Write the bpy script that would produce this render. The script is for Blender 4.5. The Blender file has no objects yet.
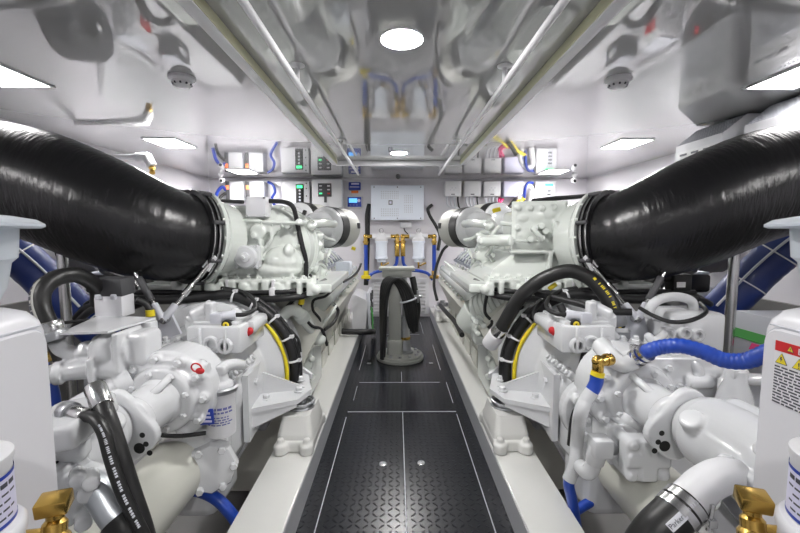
import bpy, bmesh, math, random
from mathutils import Vector as V, Matrix
random.seed(7)
S = bpy.context.scene
COL = S.collection
PI = math.pi
# ------------------------------------------------------------------ camera
CAM = V((-.02, 0, 1.23))
PITCH = math.atan(34 / 400)
YAW = -3 / 400
RC = Matrix.Rotation(YAW, 3, 'Z') @ Matrix.Rotation(PI / 2 - PITCH, 3, 'X')
MIR = False


def at(px, py, Y):
    """point of the room seen at photo pixel (px, py) standing Y metres down the room"""
    d = RC @ V(((px - 400) / 400, (266.5 - py) / 400, -1))
    return CAM + d * (Y / d.y)


def pt(px, py, Y):
    p = at(px, py, Y)
    if MIR and px > 397:        # a point read off the right-hand side
        p.x = -p.x
    return p


def pts(*rows):
    return [pt(*r) for r in rows]


cd = bpy.data.cameras.new('camera')
cam = bpy.data.objects.new('camera', cd)
COL.objects.link(cam)
cam.location = CAM
cam.rotation_euler = RC.to_euler()
cd.sensor_width = 36
cd.lens = 18
cd.clip_start = .02
S.camera = cam

# ------------------------------------------------------------------ materials
M = {}


def mat(name, col, rough=.5, metal=0., coat=0., bump=None, emit=0, trans=0, alpha=1, spec=None, ior=None, var=None):
    m = bpy.data.materials.new(name)
    m.use_nodes = True
    nt = m.node_tree
    b = nt.nodes['Principled BSDF']
    b.inputs['Base Color'].default_value = (*col, 1)
    b.inputs['Roughness'].default_value = rough
    b.inputs['Metallic'].default_value = metal
    b.inputs['Coat Weight'].default_value = coat
    b.inputs['Coat Roughness'].default_value = .08
    if spec is not None:
        b.inputs['Specular IOR Level'].default_value = spec
    if ior:
        b.inputs['IOR'].default_value = ior
    if emit:
        b.inputs['Emission Color'].default_value = (*col, 1)
        b.inputs['Emission Strength'].default_value = emit
    if trans:
        b.inputs['Transmission Weight'].default_value = trans
    tc = nt.nodes.new('ShaderNodeTexCoord')
    if var:      # gentle mottling of the colour: (scale, amount)
        n = nt.nodes.new('ShaderNodeTexNoise')
        n.inputs['Scale'].default_value = var[0]
        n.inputs['Detail'].default_value = 4
        nt.links.new(tc.outputs['Object'], n.inputs['Vector'])
        r = nt.nodes.new('ShaderNodeMapRange')
        r.inputs['From Min'].default_value = .3
        r.inputs['From Max'].default_value = .7
        r.inputs['To Min'].default_value = 1 - var[1]
        r.inputs['To Max'].default_value = 1
        nt.links.new(n.outputs['Fac'], r.inputs['Value'])
        mx = nt.nodes.new('ShaderNodeVectorMath')
        mx.operation = 'SCALE'
        mx.inputs[0].default_value = col
        nt.links.new(r.outputs['Result'], mx.inputs['Scale'])
        nt.links.new(mx.outputs['Vector'], b.inputs['Base Color'])
    if bump:     # (scale xyz, strength, distance)
        mp = nt.nodes.new('ShaderNodeMapping')
        mp.inputs['Scale'].default_value = bump[0]
        n = nt.nodes.new('ShaderNodeTexNoise')
        n.inputs['Scale'].default_value = 1
        n.inputs['Detail'].default_value = 5
        bp = nt.nodes.new('ShaderNodeBump')
        bp.inputs['Strength'].default_value = bump[1]
        bp.inputs['Distance'].default_value = bump[2]
        nt.links.new(tc.outputs['Object'], mp.inputs['Vector'])
        nt.links.new(mp.outputs['Vector'], n.inputs['Vector'])
        nt.links.new(n.outputs['Fac'], bp.inputs['Height'])
        nt.links.new(bp.outputs['Normal'], b.inputs['Normal'])
    M[name] = m
    return m


mat('wall', (.70, .68, .72), .35, coat=.3)
mat('ceiling', (.42, .42, .425), .06, coat=1, spec=.6, ior=1.6)
M['ceiling'].node_tree.nodes['Principled BSDF'].inputs['Coat Roughness'].default_value = .02
mat('bilge', (.20, .195, .19), .5, var=(3, .25))  # bilge grey; doubles as painted shade on side walls and tanks
mat('engine', (.68, .715, .675), .19, coat=.4, bump=((60, 60, 60), .08, .002))
mat('gear', (.66, .67, .685), .19, coat=.4, bump=((60, 60, 60), .08, .002))
mat('block', (.60, .60, .54), .4, coat=.2)
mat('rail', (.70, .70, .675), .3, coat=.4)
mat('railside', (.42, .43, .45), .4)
mat('plastic', (.70, .70, .73), .3, coat=.3)
mat('plasticgrey', (.58, .59, .64), .4)
mat('clear', (.86, .91, .97), .45, spec=.4, trans=.5, ior=1.3)
mat('rubber', (.008, .008, .009), .27, spec=.5, bump=((90, 12, 16), .6, .006))
mat('hose', (.009, .009, .009), .42, bump=((40, 40, 40), .2, .003))
mat('cable', (.008, .008, .009), .5)
mat('bluehose', (.01, .06, .42), .38, coat=.3, bump=((30, 30, 30), .15, .004))
mat('bluebig', (.008, .026, .15), .42, coat=.2, bump=((14, 14, 14), .35, .008))
mat('galvanised', (.55, .58, .61), .34, metal=.75, bump=((70, 70, 70), .1, .002))
mat('brass', (.62, .40, .10), .25, metal=1, bump=((40, 40, 40), .15, .002))
mat('steel', (.62, .62, .62), .22, metal=1)
mat('castmetal', (.42, .43, .45), .38, metal=.85, bump=((80, 80, 80), .15, .002))
mat('alu', (.26, .28, .33), .32, metal=.6)
mat('darkband', (.03, .03, .032), .3, metal=.6)
mat('filtergrey', (.46, .46, .43), .5, bump=((70, 70, 70), .25, .003))
mat('pedestal', (.42, .43, .40), .35, metal=.3)
mat('darkgrey', (.065, .065, .07), .5)
mat('black', (.01, .01, .01), .4)
mat('yellow', (.75, .60, .02), .4)
mat('red', (.55, .015, .02), .4)
mat('orange', (.85, .22, .05), .4)
mat('blue', (.02, .05, .36), .4)
mat('white', (.74, .74, .76), .4)
mat('ink', (.06, .06, .08), .6)
mat('inkblue', (.16, .17, .42), .6)
mat('olive', (.62, .62, .42), .4)
mat('lavender', (.70, .69, .86), .4)
mat('cloud', (.78, .83, .92), .35, coat=.2)
mat('led_green', (.05, .8, .25), .4, emit=1.2)
mat('led_orange', (1, .22, .08), .4, emit=.6)
mat('lcd_blue', (.12, .42, .95), .4, emit=.7)
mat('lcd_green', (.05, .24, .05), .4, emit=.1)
mat('pink', (.75, .05, .2), .4)
mat('lamp', (1, .98, .97), .4, emit=46)
mat('lamp_dim', (1, .98, .97), .4, emit=8)


def tread_plate():
    m = mat('tread', (.008, .0095, .0145), .27, spec=.6)
    nt = m.node_tree
    b = nt.nodes['Principled BSDF']

    def mth(op, a, c=None, clamp=False):
        n = nt.nodes.new('ShaderNodeMath')
        n.operation = op
        n.use_clamp = clamp
        for i, v in enumerate((a, c)):
            if v is None:
                continue
            if isinstance(v, (int, float)):
                n.inputs[i].default_value = v
            else:
                nt.links.new(v, n.inputs[i])
        return n.outputs[0]
    g = nt.nodes.new('ShaderNodeNewGeometry')
    sp = nt.nodes.new('ShaderNodeSeparateXYZ')
    nt.links.new(g.outputs['Position'], sp.inputs[0])
    s = .034
    u, v = mth('DIVIDE', sp.outputs[0], s), mth('DIVIDE', sp.outputs[1], s)
    par = mth('MODULO', mth('ADD', mth('ADD', mth('FLOOR', u), mth('FLOOR', v)), 4000), 2)
    fu, fv = mth('SUBTRACT', mth('FRACT', u), .5), mth('SUBTRACT', mth('FRACT', v), .5)
    a, c = mth('ADD', fu, fv), mth('SUBTRACT', fu, fv)
    inv = mth('SUBTRACT', 1, par)
    p = mth('ADD', mth('MULTIPLY', a, par), mth('MULTIPLY', c, inv))
    q = mth('ADD', mth('MULTIPLY', c, par), mth('MULTIPLY', a, inv))
    p2, q2 = mth('DIVIDE', p, .60), mth('DIVIDE', q, .17)
    h = mth('SUBTRACT', 1, mth('ADD', mth('MULTIPLY', p2, p2), mth('MULTIPLY', q2, q2)), True)
    h = mth('POWER', h, .5)
    bp = nt.nodes.new('ShaderNodeBump')
    bp.inputs['Strength'].default_value = 1
    bp.inputs['Distance'].default_value = .011
    nt.links.new(h, bp.inputs['Height'])
    nt.links.new(bp.outputs['Normal'], b.inputs['Normal'])


tread_plate()


# ------------------------------------------------------------------ mesh helpers
def frame(axis):
    a = V(axis).normalized()
    t = V((0, 0, 1)) if abs(a.z) < .9 else V((0, 1, 0))
    x = t.cross(a).normalized()
    return x, a.cross(x), a


def rot(rx=0, ry=0, rz=0):
    d = PI / 180
    return Matrix.Rotation(rz * d, 3, 'Z') @ Matrix.Rotation(ry * d, 3, 'Y') @ Matrix.Rotation(rx * d, 3, 'X')


def rrect(w, h, r, n=4):
    out = []
    for cx, cy, a0 in ((w / 2 - r, h / 2 - r, 0), (-w / 2 + r, h / 2 - r, 90), (-w / 2 + r, -h / 2 + r, 180), (w / 2 - r, -h / 2 + r, 270)):
        for i in range(n + 1):
            a = math.radians(a0 + 90 * i / n)
            out.append((cx + r * math.cos(a), cy + r * math.sin(a)))
    return out


def smooth_path(P, n):
    P = [V(p) for p in P]
    if len(P) == 2:
        return [P[0].lerp(P[1], i / n) for i in range(n + 1)]
    out = []
    for i in range(len(P) - 1):
        a, b, c, d = P[max(i - 1, 0)], P[i], P[i + 1], P[min(i + 2, len(P) - 1)]
        for k in range(n):
            t = k / n
            out.append(.5 * (2 * b + (c - a) * t + (2 * a - 5 * b + 4 * c - d) * t * t + (3 * b - a - 3 * c + d) * t ** 3))
    out.append(P[-1])
    return out


class B:
    def __init__(self):
        self.bm = bmesh.new()

    def loft(self, rings, cap=True, closed=True):
        bm = self.bm
        vr = [[bm.verts.new(p) for p in r] for r in rings]
        for a, b in zip(vr, vr[1:]):
            n = len(a)
            for i in range(n if closed else n - 1):
                j = (i + 1) % n
                bm.faces.new((a[i], a[j], b[j], b[i]))
        if cap:
            bm.faces.new(list(reversed(vr[0])))
            bm.faces.new(vr[-1])
        return self

    def box(self, c, s, R=None, bev=0, seg=2):
        bm = self.bm
        R = R or Matrix.Identity(3)
        c = V(c)
        vs = [bm.verts.new(c + R @ V((x * s[0] / 2, y * s[1] / 2, z * s[2] / 2))) for x in (-1, 1) for y in (-1, 1) for z in (-1, 1)]
        fs = [bm.faces.new([vs[i] for i in q]) for q in ((0, 1, 3, 2), (4, 6, 7, 5), (0, 4, 5, 1), (2, 3, 7, 6), (0, 2, 6, 4), (1, 5, 7, 3))]
        if bev:
            es = list({e for f in fs for e in f.edges})
            bmesh.ops.bevel(bm, geom=es, offset=bev, segments=seg, affect='EDGES', profile=.5)
        return self

    def lathe(self, prof, o, axis, seg=28, cap=True, a0=0, a1=360):
        x, y, a = frame(axis)
        o = V(o)
        full = a1 - a0 >= 360
        n = seg if full else seg + 1
        ang = [math.radians(a0 + (a1 - a0) * i / seg) for i in range(n)]
        rings = [[o + a * h + (x * math.cos(t) + y * math.sin(t)) * max(r, 1e-4) for t in ang] for r, h in prof]
        return self.loft(rings, cap, full)

    def cyl(self, p0, p1, r0, r1=None, seg=20, bev=0):
        p0, p1 = V(p0), V(p1)
        L = (p1 - p0).length
        r1 = r0 if r1 is None else r1
        pr = [(r0, 0), (r1, L)]
        if bev:
            pr = [(r0 - bev, 0), (r0 - bev * .3, bev * .3), (r0, bev), (r1, L - bev), (r1 - bev * .3, L - bev * .3), (r1 - bev, L)]
        return self.lathe(pr, p0, p1 - p0, seg)

    def tube(self, P, r, seg=12, n=7, ripple=0, rp=.03):
        Q = smooth_path(P, n)
        m = len(P) - 1
        rr = r if isinstance(r, (list, tuple)) else [r] * len(P)
        rings = []
        t0 = (Q[1] - Q[0]).normalized()
        x, y, _ = frame(t0)
        L = 0
        for i, q in enumerate(Q):
            t = (Q[min(i + 1, len(Q) - 1)] - Q[max(i - 1, 0)]).normalized()
            x = (x - t * x.dot(t)).normalized()
            y = t.cross(x)
            f = i / (len(Q) - 1) * m
            k = min(int(f), m - 1)
            ra = rr[k] + (rr[k + 1] - rr[k]) * (f - k)
            if i:
                L += (q - Q[i - 1]).length
            if ripple:
                ra += ripple * math.sin(L / rp * 2 * PI)
            rings.append([q + (x * math.cos(2 * PI * j / seg) + y * math.sin(2 * PI * j / seg)) * ra for j in range(seg)])
        return self.loft(rings)

    def prism(self, poly, d):
        poly = [V(p) for p in poly]
        d = V(d)
        return self.loft([poly, [p + d for p in poly]])

    def ell(self, c, r, R=None, seg=20):
        R = R or Matrix.Identity(3)
        c = V(c)
        rings = []
        for i in range(seg // 2 + 1):
            th = PI * i / (seg // 2)
            rings.append([c + R @ V((r[0] * max(math.sin(th), .001) * math.cos(2 * PI * j / seg), r[1] * max(math.sin(th), .001) * math.sin(2 * PI * j / seg), r[2] * math.cos(th))) for j in range(seg)])
        return self.loft(rings)

    def ring(self, c, axis, Rm, r, seg=32, s2=8, a0=0, a1=360):
        x, y, a = frame(axis)
        c = V(c)
        full = a1 - a0 >= 360
        P = [c + (x * math.cos(t) + y * math.sin(t)) * Rm for t in (math.radians(a0 + (a1 - a0) * i / seg) for i in range(seg if full else seg + 1))]
        rings = []
        for i, p in enumerate(P):
            d = (p - c).normalized()
            rings.append([p + (d * math.cos(2 * PI * j / s2) + a * math.sin(2 * PI * j / s2)) * r for j in range(s2)])
        if full:
            rings.append(list(rings[0]))
        return self.loft(rings, cap=not full)

    def bolts(self, c, axis, Rm, n, r=.012, h=.014, a0=0):
        x, y, a = frame(axis)
        c = V(c)
        for i in range(n):
            t = 2 * PI * i / n + math.radians(a0)
            p = c + (x * math.cos(t) + y * math.sin(t)) * Rm
            self.lathe([(r, -.006), (r, h * .8), (r * .8, h)], p, a, 6)
        return self

    def bolt(self, p, axis, r=.012, h=.014):
        return self.lathe([(r, -.006), (r, h * .8), (r * .8, h)], p, axis, 6)

    def plate(self, w, h, d, r, o, R, holes=None):
        """rounded plate lying in its local xy, thickness d along local z"""
        o = V(o)
        q = rrect(w, h, r)
        e = min(d * .3, r * .5, .006)
        q2 = rrect(w - 2 * e, h - 2 * e, max(r - e, .001))
        return self.loft([[o + R @ V((x, y, z)) for x, y in c] for c, z in ((q, 0), (q, d - e), (q2, d))])


def wloc(o):
    p = V((0, 0, 0))
    while o is not None:
        p = p + o.location
        o = o.parent
    return p


def obj(name, b, m, parent=None, ang=35, remesh=0, sm=4):
    me = bpy.data.meshes.new(name)
    bm = b.bm
    if MIR:
        for v in bm.verts:
            v.co.x = -v.co.x
    bmesh.ops.recalc_face_normals(bm, faces=bm.faces)
    if parent is None:
        lo = [min(v.co[i] for v in bm.verts) for i in range(3)]
        hi = [max(v.co[i] for v in bm.verts) for i in range(3)]
        o0 = V(((lo[0] + hi[0]) / 2, (lo[1] + hi[1]) / 2, lo[2]))
    else:
        o0 = wloc(parent)
    for v in bm.verts:
        v.co -= o0
    bm.to_mesh(me)
    bm.free()
    for p in me.polygons:
        p.use_smooth = True
    me.set_sharp_from_angle(angle=math.radians(ang))
    me.materials.append(M[m])
    o = bpy.data.objects.new(name, me)
    COL.objects.link(o)
    if parent is None:
        o.location = o0
    else:
        o.parent = parent
    if remesh:
        r = o.modifiers.new('cast', 'REMESH')
        r.mode = 'VOXEL'
        r.voxel_size = remesh
        r.use_smooth_shade = True
        if sm:
            s = o.modifiers.new('soften', 'SMOOTH')
            s.factor = .5
            s.iterations = sm
    return o


def each(name, b, m, parent, ang=35):
    """one object for every loose piece of b (bolts, screws, ...)"""
    bm = b.bm
    seen = set()
    out = []
    for v0 in list(bm.verts):
        if v0 in seen:
            continue
        comp, st = [], [v0]
        seen.add(v0)
        while st:
            v = st.pop()
            comp.append(v)
            for e in v.link_edges:
                w = e.other_vert(v)
                if w not in seen:
                    seen.add(w)
                    st.append(w)
        q = B()
        mp = {v: q.bm.verts.new(v.co) for v in comp}
        for f in {f for v in comp for f in v.link_faces}:
            q.bm.faces.new([mp[v] for v in f.verts])
        out.append(obj(name, q, m, parent, ang))
    bm.free()
    return out


def tag(o, label, cat, group=None):
    o['label'] = label
    o['category'] = cat
    if group:
        o['group'] = group
    return o


def thing(name, label, cat, loc, group=None):
    o = bpy.data.objects.new(name, None)
    o.empty_display_size = .05
    COL.objects.link(o)
    o.location = (-loc[0], loc[1], loc[2]) if MIR else loc
    return tag(o, label, cat, group)


def struct(name, b, m, **k):
    o = obj(name, b, m, **k)
    o['kind'] = 'structure'
    return o


def solo(name, b, m, label, cat, group=None, **k):
    return tag(obj(name, b, m, **k), label, cat, group)


def copy_tree(o, loc, label=None):
    def rec(a, parent):
        c = a.copy()
        COL.objects.link(c)
        c.parent = parent
        for ch in a.children:
            rec(ch, c)
        return c
    r = rec(o, None)
    r.location = loc
    if label:
        r['label'] = label
    return r


def text(name, s, size, o, R, m, parent, ext=.0004, align='LEFT'):
    """lettering lying in local xy of R at o (world)"""
    cu = bpy.data.curves.new(name, 'FONT')
    cu.body = s
    cu.size = size
    cu.extrude = ext
    cu.align_x = align
    cu.resolution_u = 2
    t = bpy.data.objects.new(name, cu)
    COL.objects.link(t)
    me = bpy.data.meshes.new_from_object(t.evaluated_get(bpy.context.evaluated_depsgraph_get()))
    bpy.data.objects.remove(t)
    me.materials.clear()
    me.materials.append(M[m])
    o2 = V(o) - wloc(parent)
    for v in me.vertices:
        v.co = R @ v.co + o2
    q = bpy.data.objects.new(name, me)
    COL.objects.link(q)
    q.parent = parent
    return q
# ------------------------------------------------------------------ room shell
YB, YF, XW, ZC, ZB = 5.8, -1.6, 2.7, 2.0, -.5
struct('wall_back', B().box((0, YB + .05, .75), (2 * XW + .2, .1, 2.6)), 'wall')
struct('wall_front', B().box((0, YF - .05, .75), (2 * XW + .2, .1, 2.6)), 'wall')
struct('wall_left', B().box((-XW - .05, 2.1, .75), (.1, YB - YF, 2.6)), 'wall')
struct('wall_right', B().box((XW + .05, 2.1, .75), (.1, YB - YF, 2.6)), 'wall')
struct('ceiling', B().box((0, 2.1, ZC + .05), (2 * XW + .2, YB - YF + .2, .1)), 'ceiling')
for sx, nm in ((-1, 'shade_wall_left'), (1, 'shade_wall_right')):
    struct(nm, B().box((sx * (XW - .02), 2.1, .12), (.04, YB - YF - .02, 1.24)), 'bilge')  # dark lining added over the white walls, painted shade behind the engines
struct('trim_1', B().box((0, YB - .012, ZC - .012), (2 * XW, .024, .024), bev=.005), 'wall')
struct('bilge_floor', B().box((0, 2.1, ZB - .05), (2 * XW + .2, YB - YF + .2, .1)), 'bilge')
struct('floor', B().box((.012, 2.1, -.02), (.90, YB - YF, .04)), 'tread')
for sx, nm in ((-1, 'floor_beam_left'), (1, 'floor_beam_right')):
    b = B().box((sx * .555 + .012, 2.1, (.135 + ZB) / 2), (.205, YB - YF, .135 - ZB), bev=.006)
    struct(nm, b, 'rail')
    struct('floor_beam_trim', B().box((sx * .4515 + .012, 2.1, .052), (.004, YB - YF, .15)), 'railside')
# joints between the floor panels: thin light strips
n = 2
for a, c in (((-.36, -1.6), (-.36, 2.58)), ((.385, -1.6), (.385, 2.62)), ((.018, -1.6), (.018, 2.66)), ((-.36, 2.66), (.385, 2.66)),
             ((-.34, 2.85), (-.34, 3.12)), ((-.33, 3.2), (.33, 3.2)), ((.385, 2.8), (.385, 3.2)), ((.37, 3.5), (.37, 4.3)),
             ((-.36, 3.5), (-.36, 4.3)), ((-.2, 4.75), (.25, 4.75)), ((.30, 4.8), (.30, 5.4)), ((.018, 3.2), (.018, 3.45))):
    w = (abs(c[0] - a[0]) or .004, abs(c[1] - a[1]) or .006, .002)
    struct('trim_%d' % n, B().box(((a[0] + c[0]) / 2, (a[1] + c[1]) / 2, .0008), w), 'plasticgrey')
    n += 1
first = None
for (px, py), w in (((383, 474), 'left of the front centre seam'), ((421, 473), 'right of the front centre seam'), ((369, 366), 'between pedestal foot and dark-faced box'),
                    ((431, 366), 'between pedestal foot and right bed'), ((407, 333), 'just behind the pedestal')):
    k = (474 - 232.5) / 400
    Y = 1.23 / ((py - 232.5) / 400)
    p = at(px, py, Y)
    b = B().lathe([(.022, 0), (.020, .003), (.016, .004), (.008, .0035)], (p.x, p.y, 0), (0, 0, 1), 20)
    solo('hatch_latch', b, 'steel', 'round steel latch in the tread plate, ' + w, 'latch', 'hatch latches in the tread plate')

# louvred vent doors at the end of the aisle
for sx, w in ((-1, 'near the dark-faced box'), (1, 'near the rear mount block')):
    x = .02 + sx * .225
    d = thing('vent_door', 'white low louvred vent door in the end wall, the one ' + w, 'vent', (x, YB - .02, 0), 'louvred vent doors')
    obj('door_frame', B().box((x, YB - .012, .30), (.40, .022, .54), bev=.006), 'plastic', d)
    b = B()
    for i in range(9):
        b.box((x + sx * .03, YB - .03, .08 + i * .052), (.24, .006, .034), rot(35), bev=.001)
    obj('louver', b, 'white', d)

# ------------------------------------------------------------------ ceiling fittings
lit = mat('lamp_round', (1, .985, .97), .4, emit=190)
for y, w in ((-.63, 'behind the viewpoint, added to light the near faces'), (1.66, 'above the front hatch panels'), (3.95, 'toward the end wall')):  # rearmost one is unseen, added at the same spacing to light near faces
    t = thing('ceiling_downlight', 'round recessed white LED downlight in the ceiling ' + w, 'ceiling light', (.0, y, ZC), 'round downlights')
    obj('trim_ring', B().lathe([(.062, 0), (.078, -.001), (.084, -.008), (.084, .0)], (0.0, y, ZC - .0005), (0, 0, 1), 32, cap=False), 'white', t)
    obj('diffuser', B().cyl((0.0, y, ZC - .006), (0.0, y, ZC - .001), .072, seg=32), 'lamp_round', t)
for sx, sd in ((-1, 'left'), (1, 'right')):
    for y, w in ((.35, 'above the near cabinet'), (2.02, 'above the exhaust hose'), (3.54, 'above the engine'), (5.15, 'next to the end wall')):
        t = thing('ceiling_panel_light', 'rectangular recessed LED panel light on the %s side, %s' % (sd, w), 'ceiling light', (sx * 1.97, y, ZC), 'rectangular ceiling lights')
        b = B()
        for dx, dy, a, c in ((.135, 0, .015, .37), (-.135, 0, .015, .37), (0, .1775, .255, .015), (0, -.1775, .255, .015)):
            b.box((sx * 1.97 + dx, y + dy, ZC - .004), (a, c, .008))
        obj('light_frame', b, 'white', t)
        obj('diffuser', B().box((sx * 1.97, y, ZC - .003), (.255, .34, .005)), 'lamp_dim' if y == 2.02 else 'lamp', t)
# hanging tracks and hand rails
for sx, sd in ((-1, 'left'), (1, 'right')):
    t = thing('ceiling_track', 'white hoist track with olive inner face along the ceiling, on the %s of the aisle' % sd, 'track', (sx * .675, 1.5, ZC - .03), 'hoist tracks')
    obj('track_beam', B().box((sx * .685, 1.4, ZC - .026), (.05, 5.9, .05), bev=.004), 'white', t)
    obj('edge_strip', B().box((sx * .6585, 1.4, ZC - .024), (.003, 5.9, .042)), 'olive', t)
    t = thing('grab_rail', 'slim white tubular grab rail under the ceiling, on the %s of the aisle' % sd, 'rail', (sx * .48, 1.5, ZC - .08), 'overhead grab rails')
    P = [(sx * .48, -1.2, ZC - .08), (sx * .48, 4.85, ZC - .08)]
    obj('rail_tube', B().cyl(*P, .014), 'white', t)
    for y in (-.9, .4, 1.92, 3.4, 4.7):
        b = B().cyl((sx * .48, y, ZC - .08), (sx * .48, y, ZC - .004), .011).lathe([(.035, 0), (.035, .004), (.014, .012)], (sx * .48, y, ZC), (0, 0, -1))
        obj('bracket', b, 'white', t)
solo('cross_track', B().box((0, 4.4, ZC - .026), (1.36, .05, .05), bev=.004), 'white', 'white crosswise ceiling beam joining the two hoist tracks near end wall', 'track')
for sx, w in ((-1, 'left hoist track'), (1, 'right hoist track')):
    t = thing('smoke_detector', 'white round smoke detector on the ceiling outboard of the ' + w, 'smoke detector', (sx * 1.09, 2.07, ZC), 'smoke detectors')
    c = (sx * 1.09, 2.07, ZC)
    obj('base', B().lathe([(.062, 0), (.062, .012), (.052, .02)], c, (0, 0, -1)), 'white', t)
    obj('sensor_dome', B().lathe([(.046, .018), (.044, .034), (.032, .046), (.01, .05)], c, (0, 0, -1)), 'white', t)
    b = B()
    for i in range(10):
        a = i * PI / 5
        b.box((c[0] + .040 * math.cos(a), c[1] + .040 * math.sin(a), ZC - .036), (.012, .008, .008), rot(0, 0, math.degrees(a)))
    obj('vent_slot', b, 'ink', t)
    c = V((sx * 2.33, 5.35, ZC))
    t = thing('security_camera', 'small white bullet camera under the ceiling in the corner outboard of the ' + w, 'camera', c, 'corner cameras')
    obj('mount_base', B().lathe([(.035, 0), (.035, .015), (.02, .03), (.015, .05)], c, (0, 0, -1)), 'white', t)
    obj('camera_body', B().cyl(c + V((0, .05, -.075)), c + V((-sx * .03, -.07, -.10)), .03, bev=.006), 'white', t)
    obj('lens', B().cyl(c + V((-sx * .03, -.07, -.10)), c + V((-sx * .031, -.075, -.101)), .02), 'black', t)
c = at(398, 172, 5.6)
solo('dome_sensor', B().lathe([(.03, 0), (.03, .012), (.02, .03), (.004, .036)], (c.x, c.y, ZC), (0, 0, -1)), 'darkgrey', 'tiny dark dome sensor on the ceiling above the vented cabinet', 'sensor')

# fire nozzle on the left
t = thing('fire_nozzle', 'white pipe elbow with brass spray nozzle near the ceiling above left hose', 'nozzle', at(150, 158, 3.4))
a, c, d = at(118, 156, 3.4), at(147, 157, 3.4), at(152, 166, 3.4)
a = V((-XW + .0, c.y + .05, c.z))
obj('pipe', B().tube([a, c + V((-.07, 0, 0)), c, V((d.x, d.y, d.z))], .026, n=10), 'white', t)
obj('elbow', B().ell(c, (.040, .038, .038)).cyl(c + V((-.09, 0, 0)), c, .037, bev=.004).cyl(c, d, .037, bev=.004), 'white', t)
obj('spray_head', B().lathe([(.016, 0), (.026, .01), (.026, .03), (.018, .035), (.022, .045), (.022, .065), (.01, .07)], d, (0, 0, -1), 8), 'brass', t)

# ------------------------------------------------------------------ outboard wall: louvred intakes, fans, chargers (seen in the glossy ceiling)
for sx, sd in ((-1, 'left'), (1, 'right')):
    for y0, y1, w in ((3.75, 5.2, 'beside the engine top'), (1.75, 2.75, 'behind the exhaust hose')):
        if sx > 0 and y0 < 2:
            continue
        t = thing('intake_louver', 'white louvred air intake on the %s outboard wall, %s' % (sd, w), 'vent', (sx * XW, (y0 + y1) / 2, 1.0), 'air intakes')
        b = B()
        for yy in (y0, y1):
            b.box((sx * (XW - .03), yy, 1.26), (.06, .04, .58), bev=.004)
        for zz in (.985, 1.535):
            b.box((sx * (XW - .03), (y0 + y1) / 2, zz), (.06, y1 - y0, .04), bev=.004)
        obj('louver_frame', b, 'white', t)
        k = int((y1 - y0) / .1)
        b = B()
        for i in range(k):
            b.box((sx * (XW - .03), y0 + (i + .5) * (y1 - y0) / k, 1.26), (.008, .085, .52), rot(0, 0, 35 * sx), bev=.001)
        obj('louver_slat', b, 'plastic', t)
    t = thing('extractor_fan', 'round black extractor fan on the %s outboard wall beside the louvred intake' % sd, 'fan', (sx * XW, 3.4, 1.1), 'extractor fans')
    c = V((sx * (XW - .12), 3.38, 1.13))
    obj('fan_housing', B().lathe([(.10, .12), (.24, .12), (.25, .10), (.25, -.02), (.22, -.05), (.20, -.03)], c, (-sx, 0, 0), 32).cyl(c, c + V((sx * .13, 0, 0)), .24), 'darkgrey', t)
    obj('fan_hub', B().lathe([(.09, .12), (.09, .15), (.06, .165)], c, (-sx, 0, 0)), 'black', t)
    obj('fan_badge', B().lathe([(.03, .165), (.03, .168)], c, (-sx, 0, 0)), 'red' if sx > 0 else 'white', t)
# charger cabinets high on the right wall
for y0, y1, w in ((2.6, 3.03, 'the one farther down the room'), (2.14, 2.44, 'the one nearer the viewpoint')):
    t = thing('charger_cabinet', 'white ventilated charger cabinet under the ceiling on right wall, ' + w, 'cabinet', (2.4, (y0 + y1) / 2, 1.4), 'charger cabinets')
    yc = (y0 + y1) / 2
    L = y1 - y0
    prof = [(2.69, 1.40), (2.08, 1.40), (2.06, 1.42), (2.06, 1.865), (2.21, 1.985), (2.69, 1.985)]
    obj('cabinet_body', B().loft([[V((x, y0, z)) for x, z in prof], [V((x, y1, z)) for x, z in prof]]), 'plastic', t)
    b = B()
    for i in range(16):
        b.box((2.057, yc, 1.44 + i * .018), (.006, L * .86, .006))
    obj('front_louver', b, 'plasticgrey', t)
    b = B()
    n1 = int(L / .022)
    nrm = V((-.12, 0, .15)).normalized()
    for i in range(n1):
        for j in range(8):
            f = (j + .5) / 8
            p = V((2.06 + .15 * f, y0 + (i + .5) * L / n1, 1.865 + .12 * f))
            b.box(p, (.013, .012, .004), rot(0, -38.6, 0))
    obj('grille_perforation', b, 'alu', t)
    Rr = Matrix(((0, 0, -1), (-1, 0, 0), (0, 1, 0))).to_3x3()
    obj('label_strip', B().box((2.058, yc, 1.79), (.003, L * .9, .05)), 'white', t)
    b = B()
    for k in range(3):
        b.box((2.0555, y1 - L * (.2 + .26 * k), 1.79), (.002, L * .16, .014))
    obj('label_print', b, 'ink', t)
    b = B().tube([(2.55, y1 + .02, 1.9), (2.5, y1 + .07, 1.8), (2.5, y1 + .07, 1.6), (2.6, y1 + .06, 1.3)], .035)
    obj('conduit', b, 'white', t)
# ------------------------------------------------------------------ engines (drawn for the left side; the right one is its mirror image)
EX, EZ = -1.0, .48          # crank line


def ribbed_cover(b, y0, y1, cx, cz, w, h, r, ang, ribs=()):
    a = math.radians(ang)
    rings = []
    for y, k in ((y0, .55), (y0 + .015, .8), (y0 + .05, .97), (y0 + .1, 1), (y1 - .1, 1), (y1 - .04, .95), (y1, .6)):
        rings.append([V((cx + x * k * math.cos(a) - z * k * math.sin(a), y, cz + x * k * math.sin(a) + z * k * math.cos(a))) for x, z in rrect(w, h, r, 5)])
    b.loft(rings)


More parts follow.
